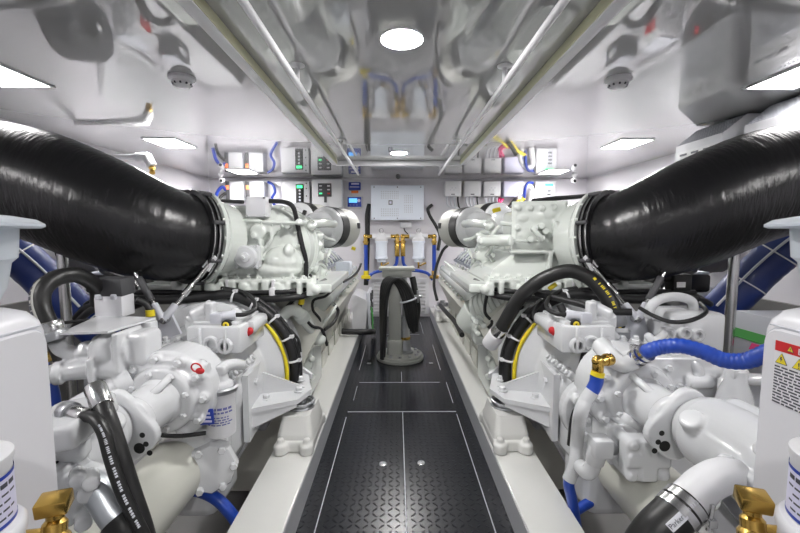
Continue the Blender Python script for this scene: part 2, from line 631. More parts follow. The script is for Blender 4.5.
def build_engine(side):
    L = side == 'left'
    e = thing('marine_engine', 'white marine diesel engine %s' % (
        'left of the aisle, small junction box on its front' if L else 'right of the aisle, flat front housing'),
        'engine', (EX, 3.6, ZB), 'marine engines')
    # crankcase
    prof = [(-.22, -.30), (.22, -.30), (.34, -.05), (.36, .32), (.40, .42), (.50, .62), (.30, .84), (0, .72), (-.30, .84), (-.50, .62), (-.40, .42), (-.36, .32), (-.34, -.05)]
    b = B().loft([[V((EX + x, y, z)) for x, z in prof] for y in (2.45, 5.05)])
    for i in range(7):
        y = 2.75 + i * .34
        b.box((EX + .355, y, .18), (.03, .05, .42), bev=.008)
        b.box((EX + .37, y + .17, .16), (.015, .2, .2), bev=.006)
    obj('crankcase', b, 'block', e)
    obj('oil_pan', B().loft([[V((EX + x * k, y, z)) for x, z in ((-.24, -.28), (.24, -.28), (.20, -.46), (-.20, -.46))] for y, k in ((2.5, 1), (5.0, 1))]), 'block', e)
    # cylinder-head covers: a long rounded casting on each bank
    for sx in (1, -1):
        b = B()
        ribbed_cover(b, 2.78, 4.85, EX + sx * .41, .76, .20, .17, .06, -35 * sx)
        ribbed_cover(b, 2.84, 4.80, EX + sx * .45, .775, .07, .15, .03, -35 * sx)
        h = obj('head_cover', b, 'engine', e)
        b = B()
        for i in range(9):
            y = 2.9 + i * .23
            b.bolt((EX + sx * .505, y, .705), (sx * .8, 0, .5), .013, .016)
        each('cover_bolt', b, 'engine', h)
        b = B().box((EX + sx * .40, 3.8, .665), (.20, 2.05, .025), rot(0, 35 * sx, 0), bev=.006)
        obj('gasket_flange', b, 'engine', h)
        # slim coolant gallery below the head cover, with outlets
        b = B().cyl((EX + sx * .43, 2.8, .60), (EX + sx * .43, 4.85, .60), .045, bev=.01)
        for i in range(7):
            b.cyl((EX + sx * .43, 2.95 + i * .28, .60), (EX + sx * .36, 2.95 + i * .28, .50), .03)
        obj('coolant_gallery', b, 'engine', e)
    # injection rails in the V, grey metal
    for k, (x, z) in enumerate(((.33, .90), (.285, .945), (.24, .985))):
        obj('fuel_rail', B().cyl((EX + x, 3.0, z), (EX + x, 4.75, z), .017), 'alu', e)
    b = B()
    for i in range(12):
        y = 3.06 + i * .148
        b.box((EX + .28, y, .955), (.15, .03, .028), rot(0, 42, 0), bev=.004)
    each('rail_bracket', b, 'alu', e)
    for i in range(10):
        y = 3.1 + i * .165
        b = B().tube([(EX + .35, y, .86), (EX + .30, y - .01, .96), (EX + .2, y + .02, 1.03), (EX + .10, y + .04, .98)], .009, seg=6, n=4)
        obj('injector_pipe', b, 'plasticgrey' if i % 2 else 'engine', e)
    # exhaust and intake mass in the V behind the front housing
    b = B().box((EX + .02, 3.95, 1.0), (.42, 1.7, .26), bev=.06, seg=3)
    b.box((EX - .05, 3.9, 1.13), (.3, 1.5, .12), bev=.05)
    for i in range(5):
        b.ell((EX + .02, 3.3 + i * .33, 1.12), (.19, .11, .1))
    obj('intake_manifold', b, 'engine', e, remesh=.018, sm=3)
    # front housing around the turbines
    HY = 2.31
    b = B()
    dn = V((-.55, -.83, .08)).normalized()
    cn = V((-1.12, 2.27, 1.2))
    b.cyl(cn - dn * .15, cn - dn * .0, .205, .235, seg=44)
    b.box((-1.02, 2.80, 1.17), (.40, .8, .44), bev=.03, seg=2)
    if L:
        b.lathe([(.16, -.06), (.225, -.03), (.245, .0), (.255, .40), (.22, .46)], (-.785, HY + .10, 1.135), (0, 1, 0), 40)
        b.lathe([(.255, .0), (.268, .01), (.268, .03), (.255, .04)], (-.785, HY + .22, 1.135), (0, 1, 0), 40)
        p = pt(284, 262, HY + .06)
        b.ell(p, (.12, .11, .10)).ell(p + V((-.03, -.02, -.045)), (.14, .10, .05))
        p = pt(246, 245, HY + .08)
        b.box(p, (.20, .16, .36), bev=.02)
        p = pt(258, 232, HY)
        b.cyl(p + V((0, .1, 0)), p + V((0, -.02, 0)), .045, bev=.008).cyl(p + V((-.02, 0, -.02)), p + V((-.02, -.035, -.02)), .018)
        for px, py, r in ((268, 228, .028), (274, 232, .02), (278, 227, .024), (288, 226, .018), (240, 222, .03), (238, 236, .022), (300, 222, .02)):
            p = pt(px, py, HY + .02)
            b.cyl(p + V((0, .1, 0)), p + V((0, -.03, 0)), r, seg=12)
        b.ell(pt(289, 251, HY + .0), (.03, .045, .045))
        b.tube(pts((271, 228, HY), (271, 240, HY - .01), (262, 252, HY), (257, 256, HY)), .011, n=5)
        b.box(pt(234, 240, HY), (.02, .07, .26), bev=.005).box(pt(262, 250, HY + .01), (.018, .08, .12), bev=.005)
        b.box(pt(249, 221, HY + .03), (.16, .1, .02), bev=.005)
        b.cyl(pt(262, 222, HY - .01), pt(299, 223, HY - .01), .010)
    else:
        b.loft([[V((x, y, z)) for x, z in rr] for y, rr in (
            (HY, ((-.665, 1.14), (-.95, 1.12), (-.95, 1.40), (-.665, 1.39))),
            (HY + .02, ((-.645, 1.12), (-.97, 1.10), (-.97, 1.415), (-.645, 1.41))),
            (3.05, ((-.84, 1.10), (-1.2, 1.10), (-1.2, 1.42), (-.86, 1.42))))])
        for px, py in ((518, 208), (530, 208), (542, 208), (554, 207), (517, 228), (556, 222), (549, 236)):
            p = pt(px, py, HY)
            b.cyl(p + V((0, .06, 0)), p + V((0, -.014, 0)), .016, bev=.004)
        for px, py, r in ((536, 216, .055), (548, 214, .045), (526, 234, .05), (523, 218, .035)):
            b.ell(pt(px, py, HY + .005), (r, .014, r * .7))
        b.loft([[V((x, y, z)) for x, y in q] for z, q in (
            (.945, ((-.50, HY - .02), (-.97, HY - .02), (-.97, 2.9), (-.50, 2.9))),
            (1.02, ((-.54, HY), (-.96, HY - .01), (-.96, 2.9), (-.54, 2.9))),
            (1.11, ((-.68, HY + .08), (-.92, HY + .03), (-.92, 2.9), (-.68, 2.9))))])
        b.box((-.86, HY, 1.03), (.022, .08, .2), bev=.005).box((-.98, HY - .02, 1.0), (.03, .12, .18), rot(0, 25, 0), bev=.005)
        b.box(pt(558, 226, HY - .02), (.045, .06, .05), bev=.008)
        b.box((-.80, HY - .01, 1.118), (.34, .05, .018), bev=.004)
    b.box((EX - .45, 2.85, 1.06), (.4, .7, .3), bev=.04, seg=2)
    b.ell((EX - .45, 2.55, 1.05), (.15, .14, .12))
    # lower flange with lugs
    b.box((-.96, 2.72, .905), (1.12, .84, .05), bev=.008)
    b.box((-.77, HY + .0, .955), (.53, .10, .022), bev=.005)
    b.box((-1.18, HY + .02, .955), (.25, .10, .022), bev=.005)
    rn = random.Random(9)
    for i in range(13):
        x = -1.28 + i * .064
        w = rn.choice((.03, .04, .045))
        b.box((x, HY - .03, .915 + rn.uniform(-.01, .01)), (w, .07, .075), bev=.008)
        b.cyl((x + .015, HY - .015, .94), (x + .015, HY - .015, .985), .014, seg=10)
        if i % 3 == 0:
            b.ell((x + .03, HY - .045, .905), (.03, .03, .03))
    h = obj('front_housing', b, 'engine', e, remesh=.006, sm=1)
    b = B()
    for i in range(12):
        b.bolt((-1.25 + i * .064, HY - .03, .965), (0, 0, 1), .011, .014)
    for px, py in ((262, 246, ), (299, 246), (303, 262), (296, 232), (283, 208), (268, 206), (238, 213)) if L else ():
        b.bolt(pt(px, py, HY + .06), (0, -1, 0), .012, .03)
    each('housing_bolt', b, 'engine', h)
    if L:
        b = B()
        c = at(256.5, 207, HY)
        b.box((c.x, HY + .05, c.z), (.118, .12, .118), bev=.01)
        j = obj('junction_box', b, 'white', e)
        b = B()
        for dx in (-.05, .05):
            for dz in (-.05, .05):
                b.bolt((c.x + dx, HY - .018, c.z + dz), (0, -1, 0), .006, .005)
        each('lid_screw', b, 'steel', j)
        obj('box_lid', B().box((c.x, HY - .012, c.z), (.112, .012, .112), bev=.004), 'plastic', j)
    c = pt(246, 257, HY - .07) if L else V((-.86, 2.38, 1.08))
    if L:
        b = B().box((c.x, HY - .03, c.z), (.14, .06, .13), bev=.012)
        b.lathe([(.066, 0), (.066, .02), (.056, .032), (.03, .036), (.028, .05), (.012, .054), (.010, .07), (.002, .072)], (c.x, HY - .058, c.z), (0, -1, 0), 32)
        b.bolts((c.x, HY - .06, c.z), (0, -1, 0), .084, 4, .009, .012, 45)
        obj('round_cover', b, 'gear', e)
    else:
        b = B().tube(pts((511, 241, HY - .03), (541, 241, HY - .03)), .008)
        b.box(pt(511, 241, HY - .03), (.025, .03, .05), bev=.005)
        for px, py in ((534, 230), (541, 228), (541, 240), (530, 241), (545, 233)):
            p = pt(px, py, HY)
            b.cyl(p + V((0, .03, 0)), p + V((.012, -.05, .012)), .018, bev=.004)
        b.tube(pts((534, 230, HY - .04), (539, 236, HY - .05), (541, 241, HY - .04)), .014, n=4)
        obj('wastegate_rod', b, 'engine', e)
        b = B().box(pt(495, 241, 2.4), (.20, .1, .05), bev=.015).cyl(pt(478, 241, 2.45), pt(512, 240, 2.35), .036, bev=.01)
        obj('actuator_arm', b, 'engine', e, remesh=.008)
    # outlet neck ring
    d = V((-.55, -.83, .08)).normalized()
    c = V((-1.12, 2.27, 1.2))
    b = B().lathe([(.19, -.10), (.225, -.04), (.245, -.02), (.262, 0), (.262, .02), (.25, .022), (.236, .026)], c, d, 48)
    b.bolts(c + d * .0, d, .251, 16, .010, .03)
    obj('outlet_flange', b, 'engine', e)
    # pipework beside the housing
    b = B()
    for k, row in enumerate((
        ((311, 224, 2.6), (325, 223, 2.8), (334, 224, 3.1)),
        ((301, 226, 2.45), (308, 236, 2.45), (309, 250, 2.5), (316, 258, 2.7)),
        ((306, 262, 2.5), (317, 252, 2.7), (326, 258, 2.9), (330, 250, 3.0)),
        ((305, 243, 2.5), (315, 241, 2.6), (323, 249, 2.8), (327, 262, 2.9)),
        ((310, 270, 2.5), (320, 264, 2.7), (326, 270, 2.85), (322, 282, 2.8)),
        ((309, 233, 2.5), (318, 232, 2.7), (326, 238, 2.9), (334, 240, 3.1)),
        ((270, 226, 2.38), (284, 225, 2.36), (300, 223, 2.38)),
    )):
        r = .03 if k == 0 else .013
        q = B().tube(pts(*row), r, n=8)
        obj('coolant_pipe', q, 'engine', e)
    b = B()
    for px, py, Y in ((311, 226, 2.5), (318, 246, 2.65), (314, 268, 2.6), (322, 272, 2.8), (308, 278, 2.5), (319, 236, 2.7)):
        p = pt(px, py, Y)
        b.box(p, (.06, .07, .05), rot(10, 20, 0), bev=.012).cyl(p + V((0, -.05, 0)), p, .018)
    b.box(pt(316, 256, 2.7), (.13, .15, .05), bev=.01).box(pt(317, 262, 2.72), (.05, .2, .28), bev=.02)
    obj('pipe_junction', b, 'engine', e, remesh=.009, sm=2)
    # air filters
    for k, (o, ax) in enumerate(((V((-.635, 3.42, 1.275)), V((.20, .42, -.01))), (V((-.98, 3.95, 1.35)), V((.20, .40, .0))))):
        a = ax.normalized()
        f = obj('air_intake', B().lathe([(.06, -.22), (.11, -.16), (.13, -.05), (.165, -.02), (.172, .0), (.172, .10)], o, a, 40), 'gear', e)
        b = B()
        b.lathe([(.15, -.024), (.03, -.028)], o, a).bolts(o - a * .022, -a, .12, 6, .010, .012)
        b.box(o - a * .06 + V((0, -.02, -.02)), (.05, .1, .09), bev=.01)
        obj('intake_cap', b, 'gear', f)
        fl = obj('air_filter', B().lathe([(.165, .10), (.172, .11), (.172, .30), (.16, .315), (.05, .32)], o, a, 40), 'filtergrey', e)
        obj('rubber_band', B().lathe([(.174, .02), (.178, .025), (.178, .125), (.174, .13)], o, a, 40, cap=False), 'black', fl)
        obj('band_clip', B().box(o + a * .25 + V((.165, -.05, .02)), (.03, .04, .05), bev=.005), 'darkgrey', fl)
    # flywheel housing
    b = B().lathe([(.30, -.02), (.395, -.01), (.41, .0), (.41, .04), (.385, .06), (.385, .26), (.40, .28)], (EX, 2.15, EZ), (0, 1, 0), 64)
    for i in range(20):
        t = 2 * PI * i / 20
        p = V((EX + .398 * math.cos(t), 2.2, EZ + .398 * math.sin(t)))
        b.cyl(p + V((0, -.07, 0)), p + V((0, .08, 0)), .026)
    obj('flywheel_housing', b, 'gear', e, remesh=.008, sm=1)
    # side casing right behind it, reaching toward the aisle
    b = B().box((-.66, 2.66, .58), (.16, .3, .30), bev=.03).box((-.63, 2.72, .40), (.10, .4, .5), bev=.02)
    b.box((-.61, 2.56, .50), (.08, .08, .3), bev=.012)
    for z in (.3, .42, .54, .66):
        b.cyl((-.60, 2.55, z), (-.56, 2.51, z), .02)
    obj('side_casing', b, 'engine', e, remesh=.007, sm=1)
    # big coolant elbow on the aisle side
    if L:
        q = B().tube(pts((281, 340, 2.38), (281, 322, 2.36), (287, 312, 2.36), (297, 311, 2.38), (307, 323, 2.44), (319, 339, 2.54)), .036, n=10)
        q.ell(pt(319, 339, 2.54), (.046, .046, .046)).cyl(pt(300, 314, 2.39), pt(304, 319, 2.42), .046)
        obj('coolant_elbow', q, 'engine', e, remesh=.0065, sm=1)
        q = B().box(pt(344, 268, 3.6), (.13, .16, .12), bev=.012)
        s = obj('sensor_box', q, 'cloud', e)
        obj('box_conduit', B().tube(pts((333, 285, 3.4), (331, 275, 3.5), (334, 269, 3.55)), .012, n=6), 'white', s)
        b = B()
        for i in range(5):
            b.cyl(pt(322 - i * 4, 345 + i * 3.5, 2.6), pt(318 - i * 3, 336 + i * 2, 2.6), .012)
        obj('drain_pipe', B().tube(pts((319, 338, 2.55), (321, 326, 2.6), (331, 314, 2.7), (336, 306, 2.8)), .010, n=6), 'engine', e)
    else:
        A, C = at(520, 292, 2.55), at(478, 312, 2.72)
        A.x, C.x = -A.x, -C.x
        b = B()
        n = 9
        for i in range(n):
            p, q = A.lerp(C, i / n), A.lerp(C, (i + .7) / n)
            k = .125 - .015 * i / n
            b.cyl(p, q, k, bev=.004, seg=28)
        b.cyl(A, C, .105)
        obj('ribbed_coupling', b, 'engine', e)
        b = B().cyl(C, C.lerp(A, -.35) + V((0, 0, -.05)), .115, .08, seg=24).tube(pts((484, 318, 2.6), (478, 326, 2.6), (482, 336, 2.55), (492, 340, 2.5)), .045, n=8)
        b.box(pt(484, 333, 2.6), (.16, .16, .14), bev=.03).box(pt(500, 330, 2.5), (.14, .14, .16), bev=.03)
        for px, py in ((476, 322), (484, 326), (491, 332), (487, 340), (497, 338), (505, 322), (478, 334)):
            p = pt(px, py, 2.44)
            b.cyl(p, p + V((0, .1, 0)), .018)
        obj('coolant_elbow', b, 'engine', e, remesh=.0065, sm=1)
    # mounting bracket on the aisle side
    top = [V((-.735, 1.85, .365)), V((-.525, 1.97, .362)), V((-.47, 2.05, .385)), V((-.52, 2.20, .41)), V((-.76, 2.33, .425))]
    b = B().prism(top, (0, 0, .024))
    b.prism([(-.748, 1.83, .235), (-.748, 1.83, .56), (-.748, 2.4, .60), (-.748, 2.4, .30)], (.028, 0, 0))
    b.prism([(-.735, 1.99, .385), (-.51, 2.07, .39), (-.51, 2.07, .41), (-.735, 1.99, .53)], (-.006, .018, 0))
    b.prism([(-.735, 2.29, .42), (-.50, 2.19, .41), (-.50, 2.19, .435), (-.735, 2.29, .56)], (.004, .018, 0))
    b.prism([(-.735, 1.86, .37), (-.53, 1.97, .365), (-.53, 1.97, .345), (-.735, 1.86, .28)], (-.006, .018, 0))
    b.cyl((-.64, 2.10, .39), (-.64, 2.10, .425), .022)
    mb = obj('mounting_bracket', b, 'gear', e)
    b = B()
    for p in ((-.68, 1.96, .392), (-.535, 2.04, .40), (-.66, 2.2, .43), (-.55, 2.13, .425)):
        b.lathe([(.026, 0), (.026, .005), (.017, .006), (.017, .022), (.013, .026)], p, (0, 0, 1), 6 if p[0] < -.6 else 12)
    for y, z in ((1.92, .50), (2.24, .52), (1.9, .29), (1.98, .31)):
        b.bolt((-.722, y, z), (1, 0, 0), .016, .016)
    each('bracket_bolt', b, 'gear', mb)
    # cable harness round the flywheel housing
    def arc(R, y, a0, a1, n=10):
        return [V((EX + R * math.cos(math.radians(a)), y, EZ + R * math.sin(math.radians(a)))) for a in [a0 + (a1 - a0) * i / n for i in range(n + 1)]]
    obj('wiring_harness', B().tube([V((-1.45, 2.2, .86)), V((-1.2, 2.15, .87))] + arc(.425, 2.12, 82, -8), .026, n=5), 'cable', e)
    obj('yellow_loom', B().tube(arc(.392, 2.085, 50, -6), .010, n=5, ripple=.0015, rp=.008), 'yellow', e)
    obj('second_loom', B().tube(arc(.45, 2.14, 84, -4), .012, n=5), 'cable', e)
    for a in (8, 25, 42, 60, 75):
        t = math.radians(a)
        p = V((EX + .42 * math.cos(t), 2.12, EZ + .42 * math.sin(t)))
        ax = V((-math.sin(t), 0, math.cos(t)))
        obj('harness_clip', B().ring(p, ax, .03, .006, 16, 6).box(p + V((math.cos(t), 0, math.sin(t))) * .035, (.02, .03, .015)), 'white', e)
    # two black looms running under the front housing
    for z, r, y in ((.895, .015, 2.245), (.862, .019, 2.22)):
        obj('cable_loom', B().tube([V((-1.75, y + .1, z - .02)), V((-1.4, y, z)), V((-1.0, y - .01, z - .005)), V((-.66, y, z)), V((-.53, y + .1, z + .01)), V((-.48, y + .3, z + .03))], r, n=8), 'cable', e)
    for x in (-1.2, -.98, -.72):
        obj('loom_clamp', B().box((x, 2.235, .885), (.03, .05, .075), bev=.008).box((x, 2.27, .94), (.02, .05, .05), bev=.004), 'white', e)
    return e


engL = build_engine('left')
# loose-looking wiring that belongs to the left engine
for nm, row, r, m in (
    ('sensor_cable', ((329, 300, 2.9), (338, 310, 3.0), (334, 322, 2.9), (324, 330, 2.7)), .012, 'cable'),
    ('sensor_cable', ((305, 318, 2.4), (312, 326, 2.42), (322, 330, 2.5), (327, 345, 2.6)), .010, 'cable'),
    ('sensor_cable', ((290, 330, 2.3), (298, 340, 2.3), (300, 352, 2.3)), .010, 'cable'),
    ('sensor_cable', ((268, 201, 2.36), (284, 202, 2.34), (293, 207, 2.34), (297, 222, 2.36), (302, 245, 2.36), (306, 262, 2.38), (305, 285, 2.4), (300, 305, 2.4), (297, 318, 2.45)), .014, 'cable'),
    ('sensor_cable', ((303, 288, 2.42), (320, 293, 2.6), (333, 288, 2.8), (326, 296, 2.7), (314, 300, 2.6), (313, 310, 2.6), (320, 320, 2.6), (316, 330, 2.58)), .009, 'cable'),
    ('sensor_cable', ((310, 275, 2.4), (320, 282, 2.6), (330, 288, 2.75), (334, 282, 2.9)), .008, 'cable'),
    ('sensor_cable', ((282, 312, 2.42), (294, 300, 2.45), (310, 290, 2.5)), .010, 'cable'),
    ('sensor_cable', ((209, 199, 2.6), (225, 201, 2.45), (243, 202, 2.4)), .012, 'cable'),
    ('sensor_cable', ((343, 282, 3.5), (352, 277, 3.8), (358, 271, 4.1), (361, 264, 4.3)), .012, 'cable'),
    ('yellow_plug', ((301, 304, 2.39), (302, 299, 2.39)), .018, 'yellow'),
    ('yellow_plug', ((303, 162 + 50, 2.5), (306, 213, 2.5)), .016, 'black'),
    ('yellow_plug', ((353, 250, 3.7), (354, 247, 3.7)), .02, 'yellow'),
):
    obj(nm, B().tube(pts(*row), r, n=7, seg=10), m, engL)
MIR = True
engR = build_engine('right')
MIR = False
for nm, row, r, m in (
    ('sensor_cable', ((470, 300, 2.9), (463, 312, 3.0), (466, 326, 2.9), (474, 332, 2.7)), .012, 'cable'),
    ('sensor_cable', ((445, 262, 4.2), (452, 268, 3.9), (462, 280, 3.4), (474, 292, 2.9)), .010, 'engine'),
    ('sensor_cable', ((620, 300, 2.3), (560, 292, 2.35), (530, 287, 2.4), (505, 284, 2.45), (492, 283, 2.5), (487, 295, 2.5), (485, 312, 2.5), (492, 322, 2.45), (488, 328, 2.45)), .010, 'cable'),
    ('sensor_cable', ((500, 328, 2.5), (512, 312, 2.45), (524, 308, 2.4)), .014, 'cable'),
    ('sensor_cable', ((532, 201, 2.5), (548, 199, 2.45), (575, 197, 2.5), (590, 195, 2.6)), .014, 'cable'),
    ('sensor_cable', ((437, 300, 4.6), (434, 285, 4.8), (436, 268, 4.9), (442, 252, 4.9), (447, 246, 4.8)), .018, 'cable'),
    ('sensor_cable', ((462, 335, 3.0), (455, 322, 3.4), (446, 312, 3.8), (440, 305, 4.3)), .02, 'cable'),
    ('yellow_plug', ((498, 323, 2.42), (500, 326, 2.42)), .016, 'yellow'),
    ('yellow_plug', ((549, 289, 2.05), (556, 284, 2.05)), .012, 'yellow'),
    ('yellow_plug', ((493, 211, 3.2), (500, 209, 3.2)), .018, 'yellow'),
    ('sensor_cable', ((536, 320, 2.0), (534, 312, 2.05), (545, 300, 2.1), (570, 292, 2.15), (600, 288, 2.2)), .012, 'cable'),
):
    obj(nm, B().tube(pts(*row), r, n=7, seg=10), m, engR)
# ------------------------------------------------------------------ exhaust hoses and their struts
def build_exhaust(side):
    P = [V((-1.12, 2.27, 1.2)), V((-1.20, 2.14, 1.21)), V((-1.30, 2.05, 1.25)), V((-1.46, 1.98, 1.335)), V((-1.70, 1.93, 1.445)), V((-1.95, 1.89, 1.495)), V((-2.3, 1.86, 1.50)), V((-XW + .02, 1.85, 1.50))]
    t = thing('exhaust_hose', 'fat black wrapped exhaust hose rising to the %s wall' % side, 'hose', (-1.8, 1.85, 1.2), 'black exhaust hoses')
    obj('hose_sleeve', B().tube([P[0] + V((-.55, -.83, .08)).normalized() * .04] + P[1:], [.225, .240, .254, .264, .262, .254, .248, .242], seg=48, n=16, ripple=.0007, rp=.05), 'rubber', t, ang=60)
    d = V((-.55, -.83, .08)).normalized()
    c = P[0]
    obj('clamp_ring', B().lathe([(.232, .03), (.256, .032), (.258, .05), (.244, .056), (.244, .066), (.258, .07), (.258, .088), (.236, .092)], c, d, 48, cap=False), 'darkband', t)
    b = B()
    for k in (.05, .08):
        b.ring(c + d * k, d, .254, .006, 48, 6)
    obj('band_edge', b, 'steel', t)
    b = B()
    x, y, a = frame(d)
    for i in range(8):
        s = 2 * PI * i / 8 + .3
        p = c + d * .06 + (x * math.cos(s) + y * math.sin(s)) * .262
        b.cyl(p - d * .03, p + d * .03, .011)
    each('clamp_bolt', b, 'darkgrey', t)
    return t


def build_strut(side):
    t = thing('hose_strut', 'steel V strut on triangular bracket under the %s exhaust hose' % side, 'strut', pt(165, 345, 1.95), 'V struts')
    tri = pts((157, 313, 1.9), (170, 312, 1.9), (186, 345, 1.9), (148, 345, 1.9))
    for p in tri:
        p.y = 1.9
    b = B().prism(tri, (0, .016, 0))
    lo = tri[3].lerp(tri[2], .5)
    b.box((lo.x, 1.93, lo.z), ((tri[2] - tri[3]).length, .09, .014), bev=.003)
    obj('bracket_plate', b, 'plasticgrey', t)
    piv = pt(163, 320, 1.87)
    obj('pivot_bolt', B().cyl(piv, piv + V((0, .05, 0)), .02).bolt(piv, (0, -1, 0), .014, .016), 'steel', t)
    for row, nm in (((136, 273, 1.92), 'strut_rod'), ((209, 264, 2.08), 'strut_rod')):
        q = pt(*row)
        dv = (q - piv).normalized()
        r = obj(nm, B().cyl(piv + dv * .03, q, .010), 'steel', t)
        obj('rod_end', B().cyl(piv, piv + dv * .09, .017, bev=.003), 'plasticgrey', r)
        obj('turnbuckle', B().cyl(piv.lerp(q, .42), piv.lerp(q, .62 if row[0] > 150 else .9), .016, bev=.003), 'steel' if row[0] > 150 else 'darkgrey', r)
    q = pt(209, 264, 2.08)
    obj('lug', B().prism([q + V((-.05, -.01, .0)), q + V((.0, -.01, -.04)), q + V((.045, -.01, .03)), q + V((.0, -.01, .085))], (.0, .012, 0)), 'white', t)


build_exhaust('left')
build_strut('left')
MIR = True
build_exhaust('right')
build_strut('right')
MIR = False

# ------------------------------------------------------------------ gearboxes
GX, PZ = -.91, .60


def build_gearbox(side):
    L = side == 'left'
    g = thing('marine_gearbox', 'white gearbox %s' % ('with an oil filter canister, bolted to the left engine' if L else 'with a bolted square gear pump, on the right engine'), 'gearbox', (-1.0, 1.8, ZB), 'marine gearboxes')
    # main case: bell, sloping shoulder, trunk
    b = B()
    b.lathe([(.385, 0), (.385, .03), (.30, .08), (.25, .30), (.24, .42)], (EX, 2.115, EZ), (0, -1, 0), 48)
    sec = lambda k, dz: [V((-1.0 + (x + 1.0) * k, 0, .42 + (z - .42) * k + dz)) for x, z in ((-.765, .22), (-.76, .56), (-.83, .69), (-1.22, .69), (-1.32, .58), (-1.32, .2), (-1.1, .02), (-.88, .02))]
    at_y = lambda y, k: [V((p.x, y, p.z)) for p in sec(k, 0)]
    b.loft([at_y(2.105, 1.03), at_y(1.66, 1)])
    b.loft([at_y(1.98, 1.06), at_y(1.945, 1.06)])
    b.loft([at_y(1.70, 1.06), at_y(1.66, 1.06)])
    b.box((-.89, 1.70, .24), (.24, .26, .40), bev=.04, seg=2)
    for i in range(4):
        b.cyl((-.78, 1.72 + i * .075, .58), (-.735, 1.72 + i * .075, .61), .02)
    # power take-off flange
    b.lathe([(.178, .16), (.178, .02), (.170, .006), (.158, .0), (.132, -.002), (.128, -.03), (.118, -.04), (.09, -.045)], (GX, 1.49, PZ), (0, 1, 0), 48)
    for i in range(11):
        a = 2 * PI * i / 11
        p = V((GX + .154 * math.cos(a), 1.49, PZ + .154 * math.sin(a)))
        b.cyl(p + V((0, -.014, 0)), p + V((0, .10, 0)), .021)
    # top deck casting
    b.box((-1.02, 1.62, .725), (.34, .28, .05), rot(-3, 0, 0), bev=.01)
    b.box((-1.05, 1.58, .68), (.30, .2, .1), bev=.01)
    b.ell((-.98, 1.66, .752), (.05, .035, .012))
    b.cyl((-.90, 1.52, .695), (-.77, 1.53, .705), .032, bev=.006)
    b.cyl((-.77, 1.53, .705), (-.755, 1.53, .706), .02)
    b.cyl((-1.22, 1.50, .70), (-1.12, 1.50, .69), .03, bev=.006)
    b.cyl((-1.17, 1.46, .67), (-1.08, 1.47, .66), .025, bev=.006)
    b.box((-1.14, 1.5, .64), (.12, .08, .10), bev=.015)
    case = obj('gear_case', b, 'gear', g, remesh=.0058, sm=1)
    b = B().bolts((GX, 1.478, PZ), (0, -1, 0), .154, 11, .014, .016).bolts((GX, 1.452, PZ), (0, -1, 0), .106, 8, .012, .016, 15)
    for i in range(6):
        for j in range(2):
            p = V((-1.15 + .058 * i, 1.515 + .21 * j, .744 + .010 * j))
            b.lathe([(.019, -.01), (.019, .006), (.012, .007), (.012, .02), (.008, .023)], p, (0, -.1, 1), 8)
    for i in range(4):
        b.bolt((-.735, 1.72 + i * .075, .61), (.7, 0, .7), .013, .012)
    for z in (.18, .28, .40, .52):
        b.bolt((-.775, 1.655, z), (0, -1, 0), .012, .014)
    each('case_bolt', b, 'gear', case)
    # valve block
    vb = B().box((-.815, 1.86, .765), (.235, .32, .12), bev=.012, seg=2)
    vb.box((-.815, 1.86, .83), (.20, .26, .02), bev=.005)
    vb.box((-.72, 1.9, .80), (.10, .2, .06), bev=.02)
    vb.box((-.76, 1.695, .765), (.012, .02, .11), bev=.003).box((-.87, 1.695, .765), (.012, .02, .11), bev=.003)
    for px, py in ((195, 345), (211, 344), (225, 346)):
        p = pt(px, py, 1.70)
        vb.lathe([(.036, -.02), (.036, .006), (.030, .012), (.02, .012), (.018, .0)], p, (0, -1, 0), 24)
    v = obj('valve_block', vb, 'gear', g)
    # solenoid valve on top
    b = B().box(pt(211, 316, 1.76), (.035, .05, .13), bev=.006).cyl(pt(213, 305, 1.78), pt(192, 316, 1.76), .03, bev=.006).cyl(pt(192, 316, 1.76), pt(188, 320, 1.75), .02)
    b.box(pt(202, 321, 1.80), (.10, .12, .05), bev=.006).ell(pt(236, 314, 1.85), (.03, .03, .03)).cyl(pt(228, 321, 1.8), pt(245, 322, 1.85), .025)
    obj('solenoid', b, 'gear', v, remesh=.005, sm=1)
    obj('connector', B().cyl(pt(213, 318, 1.74), pt(236, 315, 1.76), .022, bev=.004).box(pt(217, 318, 1.74), (.05, .04, .045), bev=.006), 'plasticgrey', v)
    p = pt(226, 325, 1.72)
    c = obj('sensor_cap', B().cyl(p, p + V((0, .05, 0)), .022, bev=.003), 'black', v)
    obj('cap_ring', B().ring(p + V((0, -.002, 0)), (0, 1, 0), .009, .005), 'yellow', c)
    obj('solenoid_cable', B().tube(pts((235, 315, 1.76), (246, 314, 1.78), (255, 308, 1.85), (252, 298, 2.0), (240, 291, 2.15), (222, 288, 2.25)), .010, n=8), 'cable', v)
    p = pt(250, 331, 1.80)
    obj('red_cap', B().cyl(p, p + V((-.02, .0, -.015)), .016, bev=.004).ell(p, (.015, .015, .018)), 'red', g)
    # oil pipe from the top deck down to the take-off flange
    obj('oil_pipe', B().tube(pts((186, 352, 1.62), (181, 364, 1.56), (171, 376, 1.46), (157, 390, 1.38), (146, 399, 1.36)), .014, n=8).cyl(pt(148, 397, 1.36), pt(142, 403, 1.40), .022, bev=.004).cyl(pt(186, 352, 1.62), pt(190, 348, 1.65), .022, bev=.004), 'gear', g)
    # hydraulic pump on the take-off
    b = B()
    b.lathe([(.125, .04), (.125, .0), (.098, -.02), (.082, -.08), (.080, -.20), (.095, -.215), (.095, -.24)], (GX, 1.50, PZ), (0, 1, 0), 36)
    q = [(x, z) for x, z in rrect(.235, .165, .055)]
    a = math.radians(-50)
